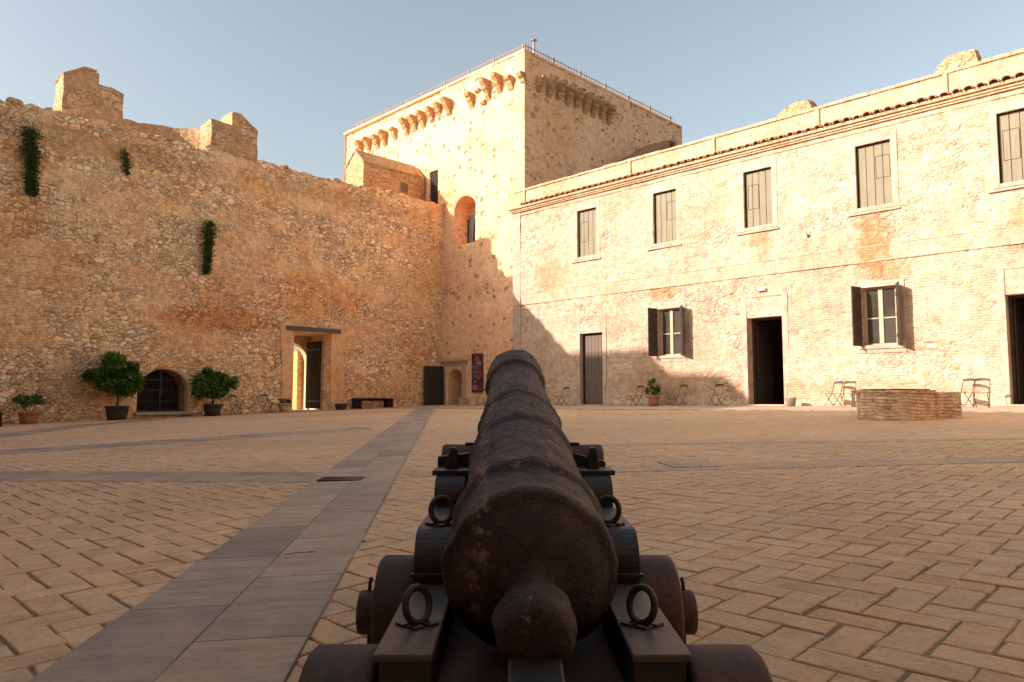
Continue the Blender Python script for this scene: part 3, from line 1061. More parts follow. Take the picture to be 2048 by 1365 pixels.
t = empty('merlon', (-28.9, 7.3, 9.2))
t.location = (-29.8, 7.53, 9.48); t.scale = (1.03, 1.03, 1.03)
tag(t, 'stepped merlon with a broken peaked top, left one above the rubble wall', 'merlon', 'merlons above the rubble wall')
o = rough_prism('masonry', [(-.92, -.4), (-.92, 2.25), (-.3, 2.62), (.0, 2.62), (.2, 2.58), (.2, 2.2), (.62, 2.16), (.62, 2.2), (1.05, 2.06), (1.05, -.4)], -.9, .2, M['merlon'], 3, t)
o = rough_prism('coping', [(-.96, 2.24), (-.92, 2.20), (-.3, 2.60), (.12, 2.60), (.12, 2.66), (-.3, 2.68)], -.95, .25, M['merlon'], 5, t, amt=.02)
t = empty('merlon', (-28.9, 12.6, 9.2))
tag(t, 'sloping topped stone merlon closing the right end of the curved parapet above the rubble wall', 'merlon', 'merlons above the rubble wall')
rough_prism('masonry', [(-.95, -.4), (-.95, 2.05), (-.12, 2.0), (-.12, 2.60), (.25, 2.62), (.5, 2.42), (1.0, 2.05), (1.0, -.4)], -.9, .2, M['merlon'], 8, t)
# curved parapet
t = empty('curved_parapet', (-29, 10, 9))
tag(t, 'curved stone parapet rising behind the rubble wall between the two merlons', 'parapet')
mb = MB()
ns = 22
vs = []; fs = []
for k in range(ns + 1):
    a = PI * k / ns
    y = 10.15 - 1.85 * math.cos(a); x = -29.95 + .95 * k / ns - 1.6 * math.sin(a)
    for (rr, zt) in ((0, 0), (.5, 0)):
        yo = y - rr * math.cos(a); xo = x - rr * math.sin(a)
        zt = 10.78 + .42 * math.sin(a) + .12 * noise.noise(Vector((k * .6, 2, 0))) + (.35 * (k / ns) ** 3)
        vs += [(xo + 29, yo - 10, 0), (xo + 29, yo - 10, zt - 9)]
for k in range(ns):
    b = k * 4
    fs += [(b, b + 4, b + 5, b + 1), (b + 1, b + 5, b + 7, b + 3), (b + 3, b + 7, b + 6, b + 2)]
fs += [(0, 1, 3, 2), (ns * 4, ns * 4 + 2, ns * 4 + 3, ns * 4 + 1)]
mb.add(vs, fs)
mb.build('masonry', M['merlon'], t)

# guard house against the tower
t = empty('sentry_house', (-29.45, 20.7, 9))
tag(t, 'small gabled stone sentry house with a square window on the wall top beside the tower', 'house')
Y0, Y1 = 18.9 - 20.7, 22.58 - 20.7
rough_prism('wall', [(-.75, -.5), (-.75, 2.22), (-.02, 2.92), (.02, 2.92), (.75, 2.22), (.75, -.5)], Y0, Y1, M['merlon'], 4, t, axis='y', amt=.012)
mb = MB()
mb.prism([(-.82, 2.20), (-.02, 2.96), (.02, 2.96), (.82, 2.20), (.80, 2.13), (0, 2.86), (-.80, 2.13)], 'y', Y0 - .05, Y1 - .5)
mb.prism([(-.82, 2.20), (-.02, 2.96), (.02, 2.96), (.3, 2.68), (.3, 2.6), (0, 2.86), (-.80, 2.13)], 'y', Y1 - .5, Y1)
mb.build('roof', M['merlon'], t)
mb = MB()
mb.box(.765, .79, .32, .36, 1.12, 1.68); mb.box(.765, .79, .82, .86, 1.12, 1.68)
mb.box(.765, .79, .36, .82, 1.63, 1.68); mb.box(.765, .79, .36, .82, 1.12, 1.16)
w1 = mb.build('window', M['merlon'], t)
mb = MB(); mb.box(.762, .775, .36, .82, 1.16, 1.63)
mb.build('opening', M['dark_wall'], w1)  # flat dark panel on the wall face, painted shade of the opening

# ================================================================== TOWER
tw = empty('tower', (0, 0, 0))
tag(tw, 'large square stone keep with rows of corbels under its roof railing', 'tower')
XT0, XT1, YT1, ZT = -36.3, -21.6, 35.7, 15.45
NICHE = dict(u=(-26.38, -24.82), v=(7.28, 9.62), d=1.0, arch=.62, back=True)
SDOOR = dict(u=(-26.72, -25.68), v=(-.62, 1.28), d=1.2, arch=.42, nosill=True, back=True)
TDOOR = dict(u=(-28.45, -27.76), v=(9.6, 11.45), d=.6, back=True)


def tw_off(u, v):
    o_ = .05 * noise.noise(Vector((u * .4, v * .4, 11))) + .03 * noise.noise(Vector((u * 1.5, v * 1.5, 2)))
    s = -27.45 + .25 * noise.noise(Vector((v * .8, 0, 0))) + .1 * noise.noise(Vector((v * 2.7, 5, 0)))
    if u < s and v > 9: o_ -= .12
    return o_


grid_wall('wall', M['tower'], (0, BT, 0), (1, 0, 0), (0, -1, 0), (XT0, XT1), (-1.4, ZT), .055, [NICHE, SDOOR, TDOOR], ragged=.03, seed=5, thick=1.4, parent=tw, depthoff=tw_off)
grid_wall('wall', M['tower'], (XT1, 0, 0), (0, 1, 0), (1, 0, 0), (BT + .0, YT1), (5.5, ZT), .06, [], ragged=.03, seed=6, thick=1.3, parent=tw,
          depthoff=lambda u, v: (.05 * noise.noise(Vector((u * .4, v * .4, 15))) + .03 * noise.noise(Vector((u * 1.5, v * 1.5, 7)))) * min(1, (u - BT) / .4))
mb = MB()
mb.box(XT0, XT0 + 1, BT + 1.3, YT1, -1.4, ZT - .1); mb.box(XT0 + 1, XT1 - 1.2, YT1 - 1, YT1 - .05, -1.4, ZT - .1)
mb.box(XT0 + 1, XT1 - 1.2, BT + 1.3, YT1 - 1, 14.6, 14.9)
mb.build('rear_wall', M['merlon'], tw)
# corner quoins
mb = MB(); rn = random.Random(5); z = 5.0; k = 0
while z < ZT - .3:
    h = rn.uniform(.26, .44); a, b = ((.62, .34) if k % 2 else (.36, .6))
    a *= rn.uniform(.8, 1.2); b *= rn.uniform(.8, 1.2)
    mb.box(XT1 - a, XT1 + .045, BT - .045, BT + b, z + .008, z + h - .008); z += h; k += 1
o = mb.build('quoins', M['tower'], tw, bevel=.012)
# cornice strip
mb = MB()
mb.box(XT0 - .05, XT1 + .07, BT - .08, BT + .5, ZT - .02, ZT + .10)
mb.box(XT1 - .5, XT1 + .07, BT + .5, YT1, ZT - .02, ZT + .10)
mb.build('coping', M['tower'], tw, bevel=.02)


def corbel(x, y, z, direc, sc_=1., steps=3, seed=0):
    """inverted stepped corbel, z = top"""
    rn = random.Random(seed)
    mb = MB()
    prof = [(0, 0), (.62, 0), (.66, -.06), (.64, -.20), (.52, -.30), (.44, -.36), (.42, -.50), (.30, -.62), (.24, -.68), (.20, -.82), (.08, -.96), (0, -1.04)]
    if steps == 2: prof = [(0, 0), (.50, 0), (.54, -.1), (.44, -.28), (.28, -.36), (.22, -.52), (0, -.66)]
    if steps == 1: prof = [(0, 0), (.34, -.03), (.36, -.22), (.2, -.34), (0, -.4)]
    sc_ *= .86
    w_ = .145 * (1 + rn.uniform(-.12, .12))
    pr = [(p[0] * sc_ * rn.uniform(.88, 1.08), p[1] * sc_ * rn.uniform(.95, 1.05)) for p in prof]
    if direc == 'y':
        mb.prism([(-p[0], p[1]) for p in pr], 'x', -w_, w_)
    else:
        mb.prism([(p[0], p[1]) for p in pr], 'y', -w_, w_)
    o = mb.build('corbel', M['merlon'], tw, bevel=.014)
    o.location = (x, y, z)
    return o


cx = [(-34.98, 14.62, 1, 3), (-34.2, 14.62, 1, 3), (-33.4, 14.55, .9, 3), (-32.66, 14.62, 1, 3), (-31.75, 14.55, .8, 3),
      (-30.68, 14.72, 1, 3), (-29.98, 14.72, .95, 3), (-29.25, 14.72, 1, 3), (-28.55, 14.74, .95, 3), (-27.85, 14.74, 1, 3), (-27.06, 14.74, 1.05, 3),
      (-25.40, 14.52, .85, 3), (-24.55, 13.95, .7, 1), (-24.24, 14.80, 1.1, 3), (-23.45, 14.80, 1.05, 3), (-22.72, 14.50, .8, 3), (-21.95, 14.42, .9, 2)]
for k, (x, z, s, st) in enumerate(cx):
    corbel(x + .33, BT + (.14 if x < -27.4 else .02), z, 'y', s, st, k)
corbel(-24.62, BT, 14.62, 'y', .6, 1, 77)
for k, (y, z) in enumerate([(23.10, 14.53), (23.79, 14.68), (24.46, 14.73), (25.14, 14.71), (25.78, 14.75), (26.42, 14.71), (27.06, 14.70), (27.71, 14.72), (28.30, 14.66)]):
    corbel(XT1, y + .36, z - .04, 'x', 1.05 if k else .85, 3, 100 + k)
# niche window
wn_ = empty('window', (-25.9, BT + .93, 0)); wn_.parent = tw
mb = MB(); mb.box(-.46, -.41, -.05, .03, 7.30, 8.75); mb.box(.40, .44, -.05, .03, 7.30, 8.75); mb.box(-.41, .40, -.05, .03, 7.30, 7.36)
mb.box(-.03, .03, -.05, .0, 7.36, 8.75)
mb.build('frame', M['dark_iron'], wn_)
MB().box(-.41, .40, .0, .012, 7.36, 8.95).build('pane', simple('dusty_pane', (.30, .30, .25), (.25, .25, .21), 2, .25, 0), wn_)
# small high door, its panel in the painted void colour
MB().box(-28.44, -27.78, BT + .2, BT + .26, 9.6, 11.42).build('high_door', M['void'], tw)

# roof railing
rl = empty('roof_railing', (0, 0, ZT + .10))
tag(rl, 'low rusty picket railing running along the tower roof edges', 'railing')
mb = MB()
for x in [-35.4, -34.48, -32.65, -30.81, -29.02, -27.21, -25.41, -23.64, -21.75]:
    mb.box(x - .03, x + .03, BT + .02, BT + .08, 0, .30)
for y in [24.6, 26.6, 28.6, 30.6, 32.6, 34.6]:
    mb.box(XT1 - .08, XT1 - .02, y - .03, y + .03, 0, .36)
build_each(mb, 'post', M['rail_rust'], rl)
mb = MB()
mb.box(-35.4, -21.6, BT + .035, BT + .065, .22, .245)
mb.box(-35.4, -21.6, BT + .035, BT + .065, .06, .08)
mb.box(XT1 - .065, XT1 - .035, BT + .05, 34.9, .22, .245)
build_each(mb, 'rail', M['rail_rust'], rl)
mb = MB(); x = -35.4
while x < -21.6:
    mb.box(x - .012, x + .012, BT + .043, BT + .057, .02, .29); x += .17
y = BT + .1
while y < 34.9:
    mb.box(XT1 - .057, XT1 - .043, y - .02, y + .02, .02, .33); y += .2
build_each(mb, 'picket', M['rail_rust'], rl)
# vent pole
t = empty('vent_pipe', (-21.95, 23.6, ZT))
tag(t, 'slim metal vent pipe with a small cap on the tower roof corner', 'vent pipe')
mb = MB(); mb.tube([(0, 0, -.4), (0, 0, .98)], .055, 10); mb.build('pipe', M['zinc'], t)
mb = MB(); mb.lathe([(.16, .98), (.16, 1.0), (.05, 1.07), (.01, 1.08)], 12); mb.build('cap', M['zinc'], t)

# small door leaf + stone frame + sign on tower foot
t = empty('stone_door_frame', (0, BT, 0))
tag(t, 'moulded stone frame with ledge around the small arched doorway at the tower foot', 'door frame')
mb = MB()
mb.box(-27.08, -25.25, -.20, .03, 1.66, 1.76)
mb.box(-27.02, -25.32, -.13, .03, 1.58, 1.66)
mb.build('ledge', M['stone'], t, bevel=.012)
mb = MB()
zz = -.6
rn = random.Random(2)
while zz < 1.56:
    mb.box(-25.66, -25.42 + rn.uniform(-.03, .03), -.075, .03, zz + .004, zz + .12)
    zz += .125
mb.box(-26.98, -25.42, -.065, .03, 1.46, 1.575)
mb.build('brick_jamb', M['surround'], t, bevel=.004)
t = tag(empty('iron_door', (-26.92, 22.45, -.42)), 'black panelled iron door standing open against the wall corner', 'door')
t.rotation_euler = (0, 0, R(-95))
mb = MB(); mb.box(0, 1.10, -.02, .02, .0, 1.86); mb.build('leaf', M['black_door'], t, bevel=.004)
mb = MB()
for k in range(5): mb.box(.0 + k * .2625, .05 + k * .2625, .02, .045, 0, 1.86)
for k in range(6): mb.box(.05, 1.05, .02, .04, k * .362, k * .362 + .05)
mb.build('straps', M['dark_iron'], t)
t = empty('stone_bollard', (-25.3, 22.28, g(-25.3, 22.2) + .01))
tag(t, 'short pale stone block beside the small doorway', 'stone block')
mb = MB(); mb.box(-.15, .15, -.13, .13, 0, .27)
mb.build('block', M['stone'], t, bevel=.03)
mb = MB(); mb.box(-.17, .17, -.15, .15, .27, .33)
mb.build('cap', M['stone'], t, bevel=.015)

# sign board
t = empty('information_sign', (-24.55, BT - .10, 1.07))
tag(t, 'tall narrow maroon information sign with pale text on the tower foot', 'sign')
MB().box(-.36, .36, -.02, .02, -.89, .90).build('board', M['sign'], t, bevel=.004)
mb = MB()
mb.prism([(-.16, .58), (-.13, .68), (-.07, .68), (-.03, .80), (.03, .80), (.07, .68), (.13, .68), (.16, .58), (.11, .56), (.09, .62), (.03, .64), (0, .72), (-.03, .64), (-.09, .62), (-.11, .56)], 'y', -.026, -.02)
mb.box(-.10, .10, -.026, -.02, .555, .575)
mb.build('emblem', M['sign_text'], t)
mb = MB()
rn = random.Random(9)
for z in (.500, .462, .424): mb.box(-.00, .30, -.026, -.02, z - .012, z + .010)
mb.box(-.12, -.02, -.026, -.02, .430, .445)
mb.build('heading', M['sign_white'], t)
mb = MB()
z = .36
for cnt in (4, 2, 5, 4):
    for q in range(cnt):
        x = -.29
        xe = .29 if q < cnt - 1 else rn.uniform(-.05, .2)
        while x < xe:
            w_ = rn.uniform(.03, .09)
            mb.box(x, min(x + w_, xe), -.025, -.02, z - .007, z + .009)
            x += w_ + .014
        z -= .034
    z -= .03
mb.build('text_lines', M['sign_text'], t)
MB().box(-.30, .02, -.025, -.02, -.46, -.22).build('picture', M['sign_dark'], t)
mb = MB(); mb.box(-.20, -.17, -.030, -.025, -.44, -.37); mb.box(-.10, -.06, -.030, -.025, -.44, -.36); mb.box(.05, .2, -.025, -.02, -.27, -.25)
build_each(mb, 'picture_figure', M['sign_white'], t)
MB().box(-.27, .02, -.025, -.02, -.78, -.54).build('small_map', M['sign_text'], t)
mb = MB(); mb.prism([(.05, -.74), (.14, -.58), (.24, -.72), (.28, -.76)], 'y', -.025, -.02); mb.build('drawing', simple('dull_red_print', (.22, .05, .045), (.18, .04, .035), 30), t)


# ================================================================== BARRACKS (right building)
bk = empty('barracks', (0, 0, 0))
tag(bk, 'long two storey lime washed stone building with shuttered upper windows on the right', 'building')
XB0, XB1 = -21.78, 7.6
WX = [-17.70, -14.10, -10.56, -7.0, -3.44, .1, 3.65]
up = [dict(u=(x - .49, x + .49), v=(5.53, 7.42), d=.26, back=True) for x in WX]
dn = [dict(u=(-18.08, -16.96), v=(-.9, 2.47), d=.30, back=True, nosill=True),
      dict(u=(-14.46, -13.52), v=(1.44, 3.13), d=.22),
      dict(u=(-11.05, -9.85), v=(-.9, 2.55), d=.55, nosill=True),
      dict(u=(-7.46, -6.52), v=(1.46, 3.16), d=.22),
      dict(u=(-3.94, -2.74), v=(-.9, 2.62), d=.55, nosill=True)]
wall_o = grid_wall('front_wall', M['facade'], (0, BF, 0), (1, 0, 0), (0, -1, 0), (XB0, XB1), (-1.0, 8.0), .055, up + dn, ragged=0, seed=8, thick=.5, parent=bk,
          depthoff=lambda u, v: .03 * noise.noise(Vector((u * .5, v * .5, 21))) + .012 * noise.noise(Vector((u * 1.9, v * 1.9, 4))))
# the generator closes the back with one polygon; replace by an open shell so that doors lead inside
me = wall_o.data
bm = bmesh.new(); bm.from_mesh(me)
big = [f for f in bm.faces if f.calc_area() > 20 and abs(f.normal.y) > .9]
bmesh.ops.delete(bm, geom=big, context='FACES')
bm.to_mesh(me); bm.free()
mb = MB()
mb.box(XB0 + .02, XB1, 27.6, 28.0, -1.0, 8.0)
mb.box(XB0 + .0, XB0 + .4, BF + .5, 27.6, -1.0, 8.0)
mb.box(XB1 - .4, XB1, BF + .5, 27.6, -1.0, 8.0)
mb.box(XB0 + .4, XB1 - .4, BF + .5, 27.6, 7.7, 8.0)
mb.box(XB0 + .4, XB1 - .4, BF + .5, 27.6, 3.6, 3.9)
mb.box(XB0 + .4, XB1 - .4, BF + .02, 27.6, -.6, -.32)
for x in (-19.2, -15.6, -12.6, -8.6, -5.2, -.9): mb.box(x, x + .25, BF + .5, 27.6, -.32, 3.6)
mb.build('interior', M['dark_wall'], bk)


def surround(parent, x0, x1, z0, z1, ox0, ox1, oz0, oz1, pr=.045, name='surround', base=True):
    mb = MB()
    yb = BF + .05; yf = BF - pr
    x0 += .006; x1 -= .006; z1 -= .006; z0 += .006
    mb.box(ox0, x0, yf, yb, oz0, oz1)
    mb.box(x1, ox1, yf, yb, oz0, oz1)
    mb.box(x0, x1, yf, yb, z1, oz1)
    if base: mb.box(x0, x1, yf, yb, oz0, z0)
    return mb.build(name, M['surround'], parent, bevel=.008)


def upper_window(k, x):
    t = empty('window', (0, 0, 0)); t.parent = bk
    x0, x1, z0, z1 = x - .49, x + .49, 5.53, 7.42
    surround(t, x0, x1, z0, z1, x0 - .15, x1 + .17, z0 - .11, z1 + .24, pr=.035)
    MB().box(x0 - .26, x1 + .20, BF - .085, BF + .02, z0 - .20, z0 - .14).build('sill', M['surround'], t, bevel=.01)
    mb = MB(); n = 4; wd = (x1 - x0 - .06) / n
    for q in range(n):
        mb.box(x0 + .03 + q * wd + .008, x0 + .03 + (q + 1) * wd - .008, BF + .10, BF + .13, z0 + .02, z1 - .04)
    s = mb.build('shutter', M['olive_wood'], t, bevel=.004)
    mb = MB(); mb.box(x0 + .02, x1 - .02, BF + .13, BF + .20, z0 - .01, z1 - .02)
    mb.build('backing', M['old_wood'], s)
    if k in (0, 1, 2, 3, 4):
        a, b = (x0 + .10, x0 + .46) if k % 2 == 0 else (x0 + .52, x0 + .90)
        c, d = (6.15, 6.95) if k % 2 == 0 else (6.35, 7.0)
        mb = MB()
        for (p, q, r_, s_) in ((a, a + .014, c, d), (b, b + .014, c, d), (a, b, c, c + .014), (a, b, d, d + .014)):
            mb.box(p, q, BF + .096, BF + .101, r_, s_)
        mb.build('hatch', M['old_wood'], s)
    mb = MB(); mb.box(x0 - .01, x0 + .03, BF + .07, BF + .2, z0, z1); mb.box(x1 - .03, x1 + .01, BF + .07, BF + .2, z0, z1); mb.box(x0 + .03, x1 - .03, BF + .07, BF + .2, z1 - .03, z1 + .01)
    mb.build('frame', M['old_wood'], t)


for k, x in enumerate(WX[:6]): upper_window(k, x)


def lower_window(x0, x1, z0, z1, ra=-66):
    t = empty('window', (0, 0, 0)); t.parent = bk
    surround(t, x0, x1, z0, z1, x0 - .16, x1 + .22, z0 - .22, z1 + .16)
    MB().box(x0 - .12, x1 + .20, BF - .09, BF + .1, z0 - .10, z0).build('sill', M['surround'], t, bevel=.012)
    y = BF + .14
    f = MB()
    f.box(x0 - .01, x0 + .05, y, y + .07, z0, z1); f.box(x1 - .05, x1 + .01, y, y + .07, z0, z1)
    f.box(x0 + .05, x1 - .05, y, y + .07, z1 - .06, z1); f.box(x0 + .05, x1 - .05, y, y + .07, z0, z0 + .06)
    xm = (x0 + x1) / 2
    f.box(xm - .06, xm + .06, y - .01, y + .06, z0 + .06, z1 - .06)
    zm = z0 + .47 * (z1 - z0)
    f.box(x0 + .05, xm - .06, y + .01, y + .05, zm - .018, zm + .018); f.box(xm + .06, x1 - .05, y + .01, y + .05, zm - .018, zm + .018)
    f.box(x0 + .05, x0 + .085, y + .005, y + .055, z0 + .06, z1 - .06); f.box(x1 - .085, x1 - .05, y + .005, y + .055, z0 + .06, z1 - .06)
    f.build('casement', M['casement'], t, bevel=.004)
    MB().box(x0 + .02, x1 - .02, y + .028, y + .034, z0 + .02, z1 - .02).build('pane', M['glass'], t)
    for sgn, xh in ((-1, x0 - .015), (1, x1 + .015)):
        s = empty('shutter', (xh, BF - .05, 0)); s.parent = t
        ang = R(-104) if sgn < 0 else R(ra)
        s.rotation_euler = (0, 0, ang)
        mb = MB(); n = 4; wd = .43 / n
        for q in range(n): mb.box(q * wd + .003, (q + 1) * wd - .003, -.018, .018, z0 - .01, z1 + .03)
        mb.build('boards', M['brown_wood'], s, bevel=.003)
        mb = MB()
        yy = .018 if sgn < 0 else -.034
        for z in (z0 + .25, z1 - .28): mb.box(.02, .41, yy, yy + .016, z - .05, z + .05)
        build_each(mb, 'batten', M['brown_wood'], s)
        mb = MB()
        for z in (z0 + .22, (z0 + z1) / 2, z1 - .22): mb.box(-.02, .06, -.026, .026, z - .025, z + .025)
        build_each(mb, 'hinge', M['dark_iron'], s)


lower_window(-14.46, -13.52, 1.44, 3.13, -50)
lower_window(-7.46, -6.52, 1.46, 3.16)


def door_frame(x0, x1, z1, panel=True):
    t = empty('doorway', (0, 0, 0)); t.parent = bk
    mb = MB(); yf = BF - .045; yb = BF + .05; x0 += .006; x1 -= .006; z1 -= .006
    mb.box(x0 - .16, x0, yf, yb, -.6, z1 + .74)
    mb.box(x1, x1 + .19, yf, yb, .4, z1 + .74)
    mb.box(x1, x1 + .10, yf, yb, -.6, .4)
    mb.box(x0, x1, yf, yb, z1 + .66, z1 + .74)
    mb.box(x0, x1, yf + .03, yb, z1, z1 + .66)
    mb.build('surround', M['surround'], t, bevel=.006)
    mb = MB(); mb.box(x0 - .05, x1 + .05, BF - .12, BF + .5, g((x0 + x1) / 2, BF) - .1, g((x0 + x1) / 2, BF) + .055)
    mb.build('threshold', M['stone'], t, bevel=.012)
    return t


t = door_frame(-18.08, -16.96, 2.47)
mb = MB()
for k in range(6): mb.box(-18.0 + k * .167 + .006, -18.0 + (k + 1) * .167 - .006, BF + .18, BF + .21, -.26, 2.42)
d = mb.build('door', M['plank_door'], t, bevel=.004)
mb = MB(); mb.box(-18.06, -18.0, BF + .14, BF + .24, -.28, 2.47); mb.box(-17.0, -16.96, BF + .14, BF + .24, -.28, 2.47); mb.box(-18.0, -17.0, BF + .14, BF + .24, 2.42, 2.47)
mb.build('frame', M['old_wood'], t)
mb = MB(); mb.box(-18.0, -17.0, BF + .212, BF + .235, -.26, 2.42); mb.build('backing', M['old_wood'], d)
mb = MB(); mb.box(-17.16, -17.12, BF + .165, BF + .18, .75, .95); mb.build('handle', M['dark_iron'], d)
for (a, b, z) in ((-11.05, -9.85, 2.55), (-3.94, -2.74, 2.62)):
    t = door_frame(a, b, z)
    mb = MB(); mb.box(a - .01, a + .07, BF + .34, BF + .46, -.3, z); mb.box(b - .07, b + .01, BF + .34, BF + .46, -.3, z); mb.box(a + .07, b - .07, BF + .34, BF + .46, z - .07, z + .01)
    mb.build('frame', M['brown_wood'], t, bevel=.005)
    # leaf folded back inside
    mb = MB()
    for k in range(4): mb.box(a + .08, a + .12, BF + .47 + k * .27 + .004, BF + .47 + (k + 1) * .27 - .004, -.28, z - .08)
    mb.build('door', M['brown_wood'], t, bevel=.004)

# string band
mb = MB(); mb.box(-21.25, XB1, BF - .030, BF + .05, 3.90, 4.38)
mb.build('string_band', M['band'], bk, bevel=.012)
mb = MB(); mb.box(-21.70, XB1, BF - .060, BF - .02, 3.895, 3.935); mb.box(-21.25, XB1, BF - .045, BF - .02, 4.345, 4.375)
build_each(mb, 'string_ledge', M['brickwork'], bk, bevel=.008)
# corner strip
mb = MB(); mb.box(XB0 - .03, XB0 + .42, BF - .04, BF + .6, -.9, 7.94)
mb.build('corner_pilaster', M['surround'], bk, bevel=.012)
# cornice
mb = MB()
for (z0, z1, p) in ((7.80, 7.845, .05), (7.955, 8.01, .10), (8.01, 8.085, .15), (8.085, 8.17, .23)):
    mb.box(XB0 - .02 - p * .6, XB1, BF - p, BF + .55, z0, z1)
mb.build('cornice', M['brickwork'], bk, bevel=.01)
# eave tiles : short barrel tiles over dark gaps
mb = MB(); rn = random.Random(4)
x = -21.0
while x < XB1 - .3:
    w_ = .115 + rn.uniform(-.012, .012); yy = BF - .30 - rn.uniform(0, .04); zt = 8.275 + rn.uniform(-.012, .012)
    pts = [(x + w_ * math.cos(PI * k / 6), 8.17 + (zt - 8.17) * math.sin(PI * k / 6)) for k in range(7)]
    inn = [(x + (w_ - .022) * math.cos(PI * k / 6), 8.17 + (zt - 8.195) * math.sin(PI * k / 6)) for k in range(6, -1, -1)]
    pl = pts + inn
    n = len(pl)
    vs = [(p[0], yy, p[1]) for p in pl] + [(p[0], BF + .12, p[1] + .11) for p in pl]
    fs = []
    for k in range(6):
        a, b = k, k + 1; c_, d_ = n - 1 - k, n - 2 - k
        fs += [(a, b, d_, c_), (a + n, c_ + n, d_ + n, b + n), (a, a + n, b + n, b), (c_, d_, d_ + n, c_ + n)]
    fs += [(0, n - 1, 2 * n - 1, n), (6, 6 + n, 7 + n, 7)]
    mb.add(vs, fs)
    x += .285
mb.build('eave_tiles', M['tile'], bk)
# parapet
mb = MB(); mb.box(XB0 + .0, XB1, BF + .0, BF + .45, 8.16, 8.86)
o = mb.build('parapet', M['brickwork'], bk)
mb = MB(); x = XB0; rn = random.Random(8)
while x < XB1:
    w_ = rn.uniform(.5, .95)
    mb.box(x, min(x + w_ - .006, XB1), BF - .05 + rn.uniform(-.012, .012), BF + .5, 8.86, 8.955 + rn.uniform(-.014, .016)); x += w_
mb.build('coping', M['brickwork'], bk, bevel=.012)
mb = MB()
for x in (-21.1, -15.58, -12.08, -8.53, -5.04, -1.5, 2.0):
    mb.box(x - .07, x + .04, BF - .06, BF + .02, 8.25, 8.875)
build_each(mb, 'parapet_pier', M['brickwork'], bk, bevel=.008)


def rubble_stump(x0, x1, z1, seed):
    t = empty('rubble_stump', ((x0 + x1) / 2, BF + .9, 8.6))
    h = z1 - 8.6; w_ = (x1 - x0) / 2
    rough_prism('masonry', [(-w_ * 1.25, -.5), (-w_, h * .55), (-w_ * .35, h * .92), (w_ * .1, h), (w_ * .6, h * .97), (w_ * .72, h * .6), (w_ * 1.3, h * .2), (w_ * 1.3, -.5)], -.35, .35, M['merlon'], seed, t, axis='y', amt=.08, cuts=5)
    return t


tag(rubble_stump(-10.3, -8.7, 9.55, 3), 'broken masonry stump behind the parapet, nearer the tower', 'masonry stump', 'masonry stumps on the barracks roof')
tag(rubble_stump(-5.6, -4.15, 9.62, 6), 'broken masonry stump behind the parapet, at the right end of the roof', 'masonry stump', 'masonry stumps on the barracks roof')
# tiled roof beside the tower
t = empty('tiled_roof_house', (0, 0, 0))
tag(t, 'brown tiled ridge roof showing between the tower and the parapet', 'house')
YR = 32.0
mb = MB(); mb.prism([(YR - 3.2, 11.6), (YR, 13.4), (YR + 3.2, 11.6), (YR + 3.2, 11.45), (YR, 13.25), (YR - 3.2, 11.45)], 'x', XT1 + .05, -19.9)
o = mb.build('roof', M['tile'], t)
mb = MB(); x = XT1 + .2
while x < -20.0:
    for (yy, zz) in [(YR - 3.2 + q * .4, 11.62 + q * .225) for q in range(8)]:
        mb.prism([(x - .07, 0), (x - .04, .05), (x + .04, .05), (x + .07, 0)], 'y', 0, .42, Matrix.Translation((0, yy, zz)) @ Matrix.Rotation(R(29.4), 4, 'X'))
    x += .24
mb.build('roof_tiles', M['tile'], t)
mb = MB(); mb.prism([(YR - 2.9, 6), (YR - 2.9, 11.6), (YR, 13.22), (YR + 2.9, 11.6), (YR + 2.9, 6)], 'x', XT1 + .05, -20.1)
mb.build('wall', M['merlon'], t)
mb = MB(); mb.prism([(-.35, 0), (0, .42), (.35, 0)], 'x', -.12, .12, Matrix.Translation((-19.95, YR, 13.25)))
mb.build('finial', M['surround'], t)

# wall lamp over the third door
t = empty('wall_lamp', (-10.49, BF - .05, 3.44))
tag(t, 'small white bulkhead lamp above the open doorway', 'wall lamp')
MB().box(-.13, .13, -.07, .03, -.06, .05).build('housing', M['white'], t, bevel=.02)
MB().box(-.10, .10, -.085, -.07, -.045, .03).build('cover', M['white'], t, bevel=.008)
# hook
t = empty('wall_hook', (-8.95, BF, 4.95)); tag(t, 'small bent iron hook on the facade between the two storeys', 'hook')
mb = MB(); mb.tube([(0, .02, 0), (0, -.10, 0), (.0, -.14, .05), (.0, -.14, .12), (0, -.10, .16)], .012, 6); mb.build('hook_bar', M['dark_iron'], t)
mb = MB(); mb.box(-.03, .03, -.04, .0, -.05, .05); mb.build('plate', M['dark_iron'], t)

# ================================================================== WALLS BEHIND THE CAMERA (unseen, closing the courtyard, shaped for its light)
t = empty('south_wall', (0, 0, 0)); tag(t, 'high rubble wall closing the courtyard behind the cannon', 'wall')
MB().box(-27.2, 14, -6.0, -3.9, -1.4, 10.05).build('masonry', M['merlon'], t)
t = empty('corner_tower', (0, 0, 0)); tag(t, 'unseen stepped tower at the rear courtyard corner, outline shaped to cast the facade shadow', 'tower')
mb = MB()
mb.prism([(-36, -1.4), (-36, 13.7), (-28.0, 13.7), (-27.75, 13.3), (-27.4, 12.78), (-24.9, 12.70), (-24.6, 12.3), (-24.5, -1.4)], 'y', -9.5, -3.95)  # outline set so that it casts the stepped shadow on the facade
mb.build('masonry', M['merlon'], t)
t = empty('east_wall', (0, 0, 0)); tag(t, 'long unseen wall on the east side of the courtyard, made tall and pale to bounce light', 'wall')
MB().box(7.7, 9.5, -3.9, 30, -1.4, 11.5).build('masonry', M['lime'], t)  # unseen; raised and whitened to bounce sunlight into the shaded yard
t = empty('outer_wall', (0, 0, 0)); tag(t, 'sunlit ochre wall seen through the tall open gateway', 'wall')
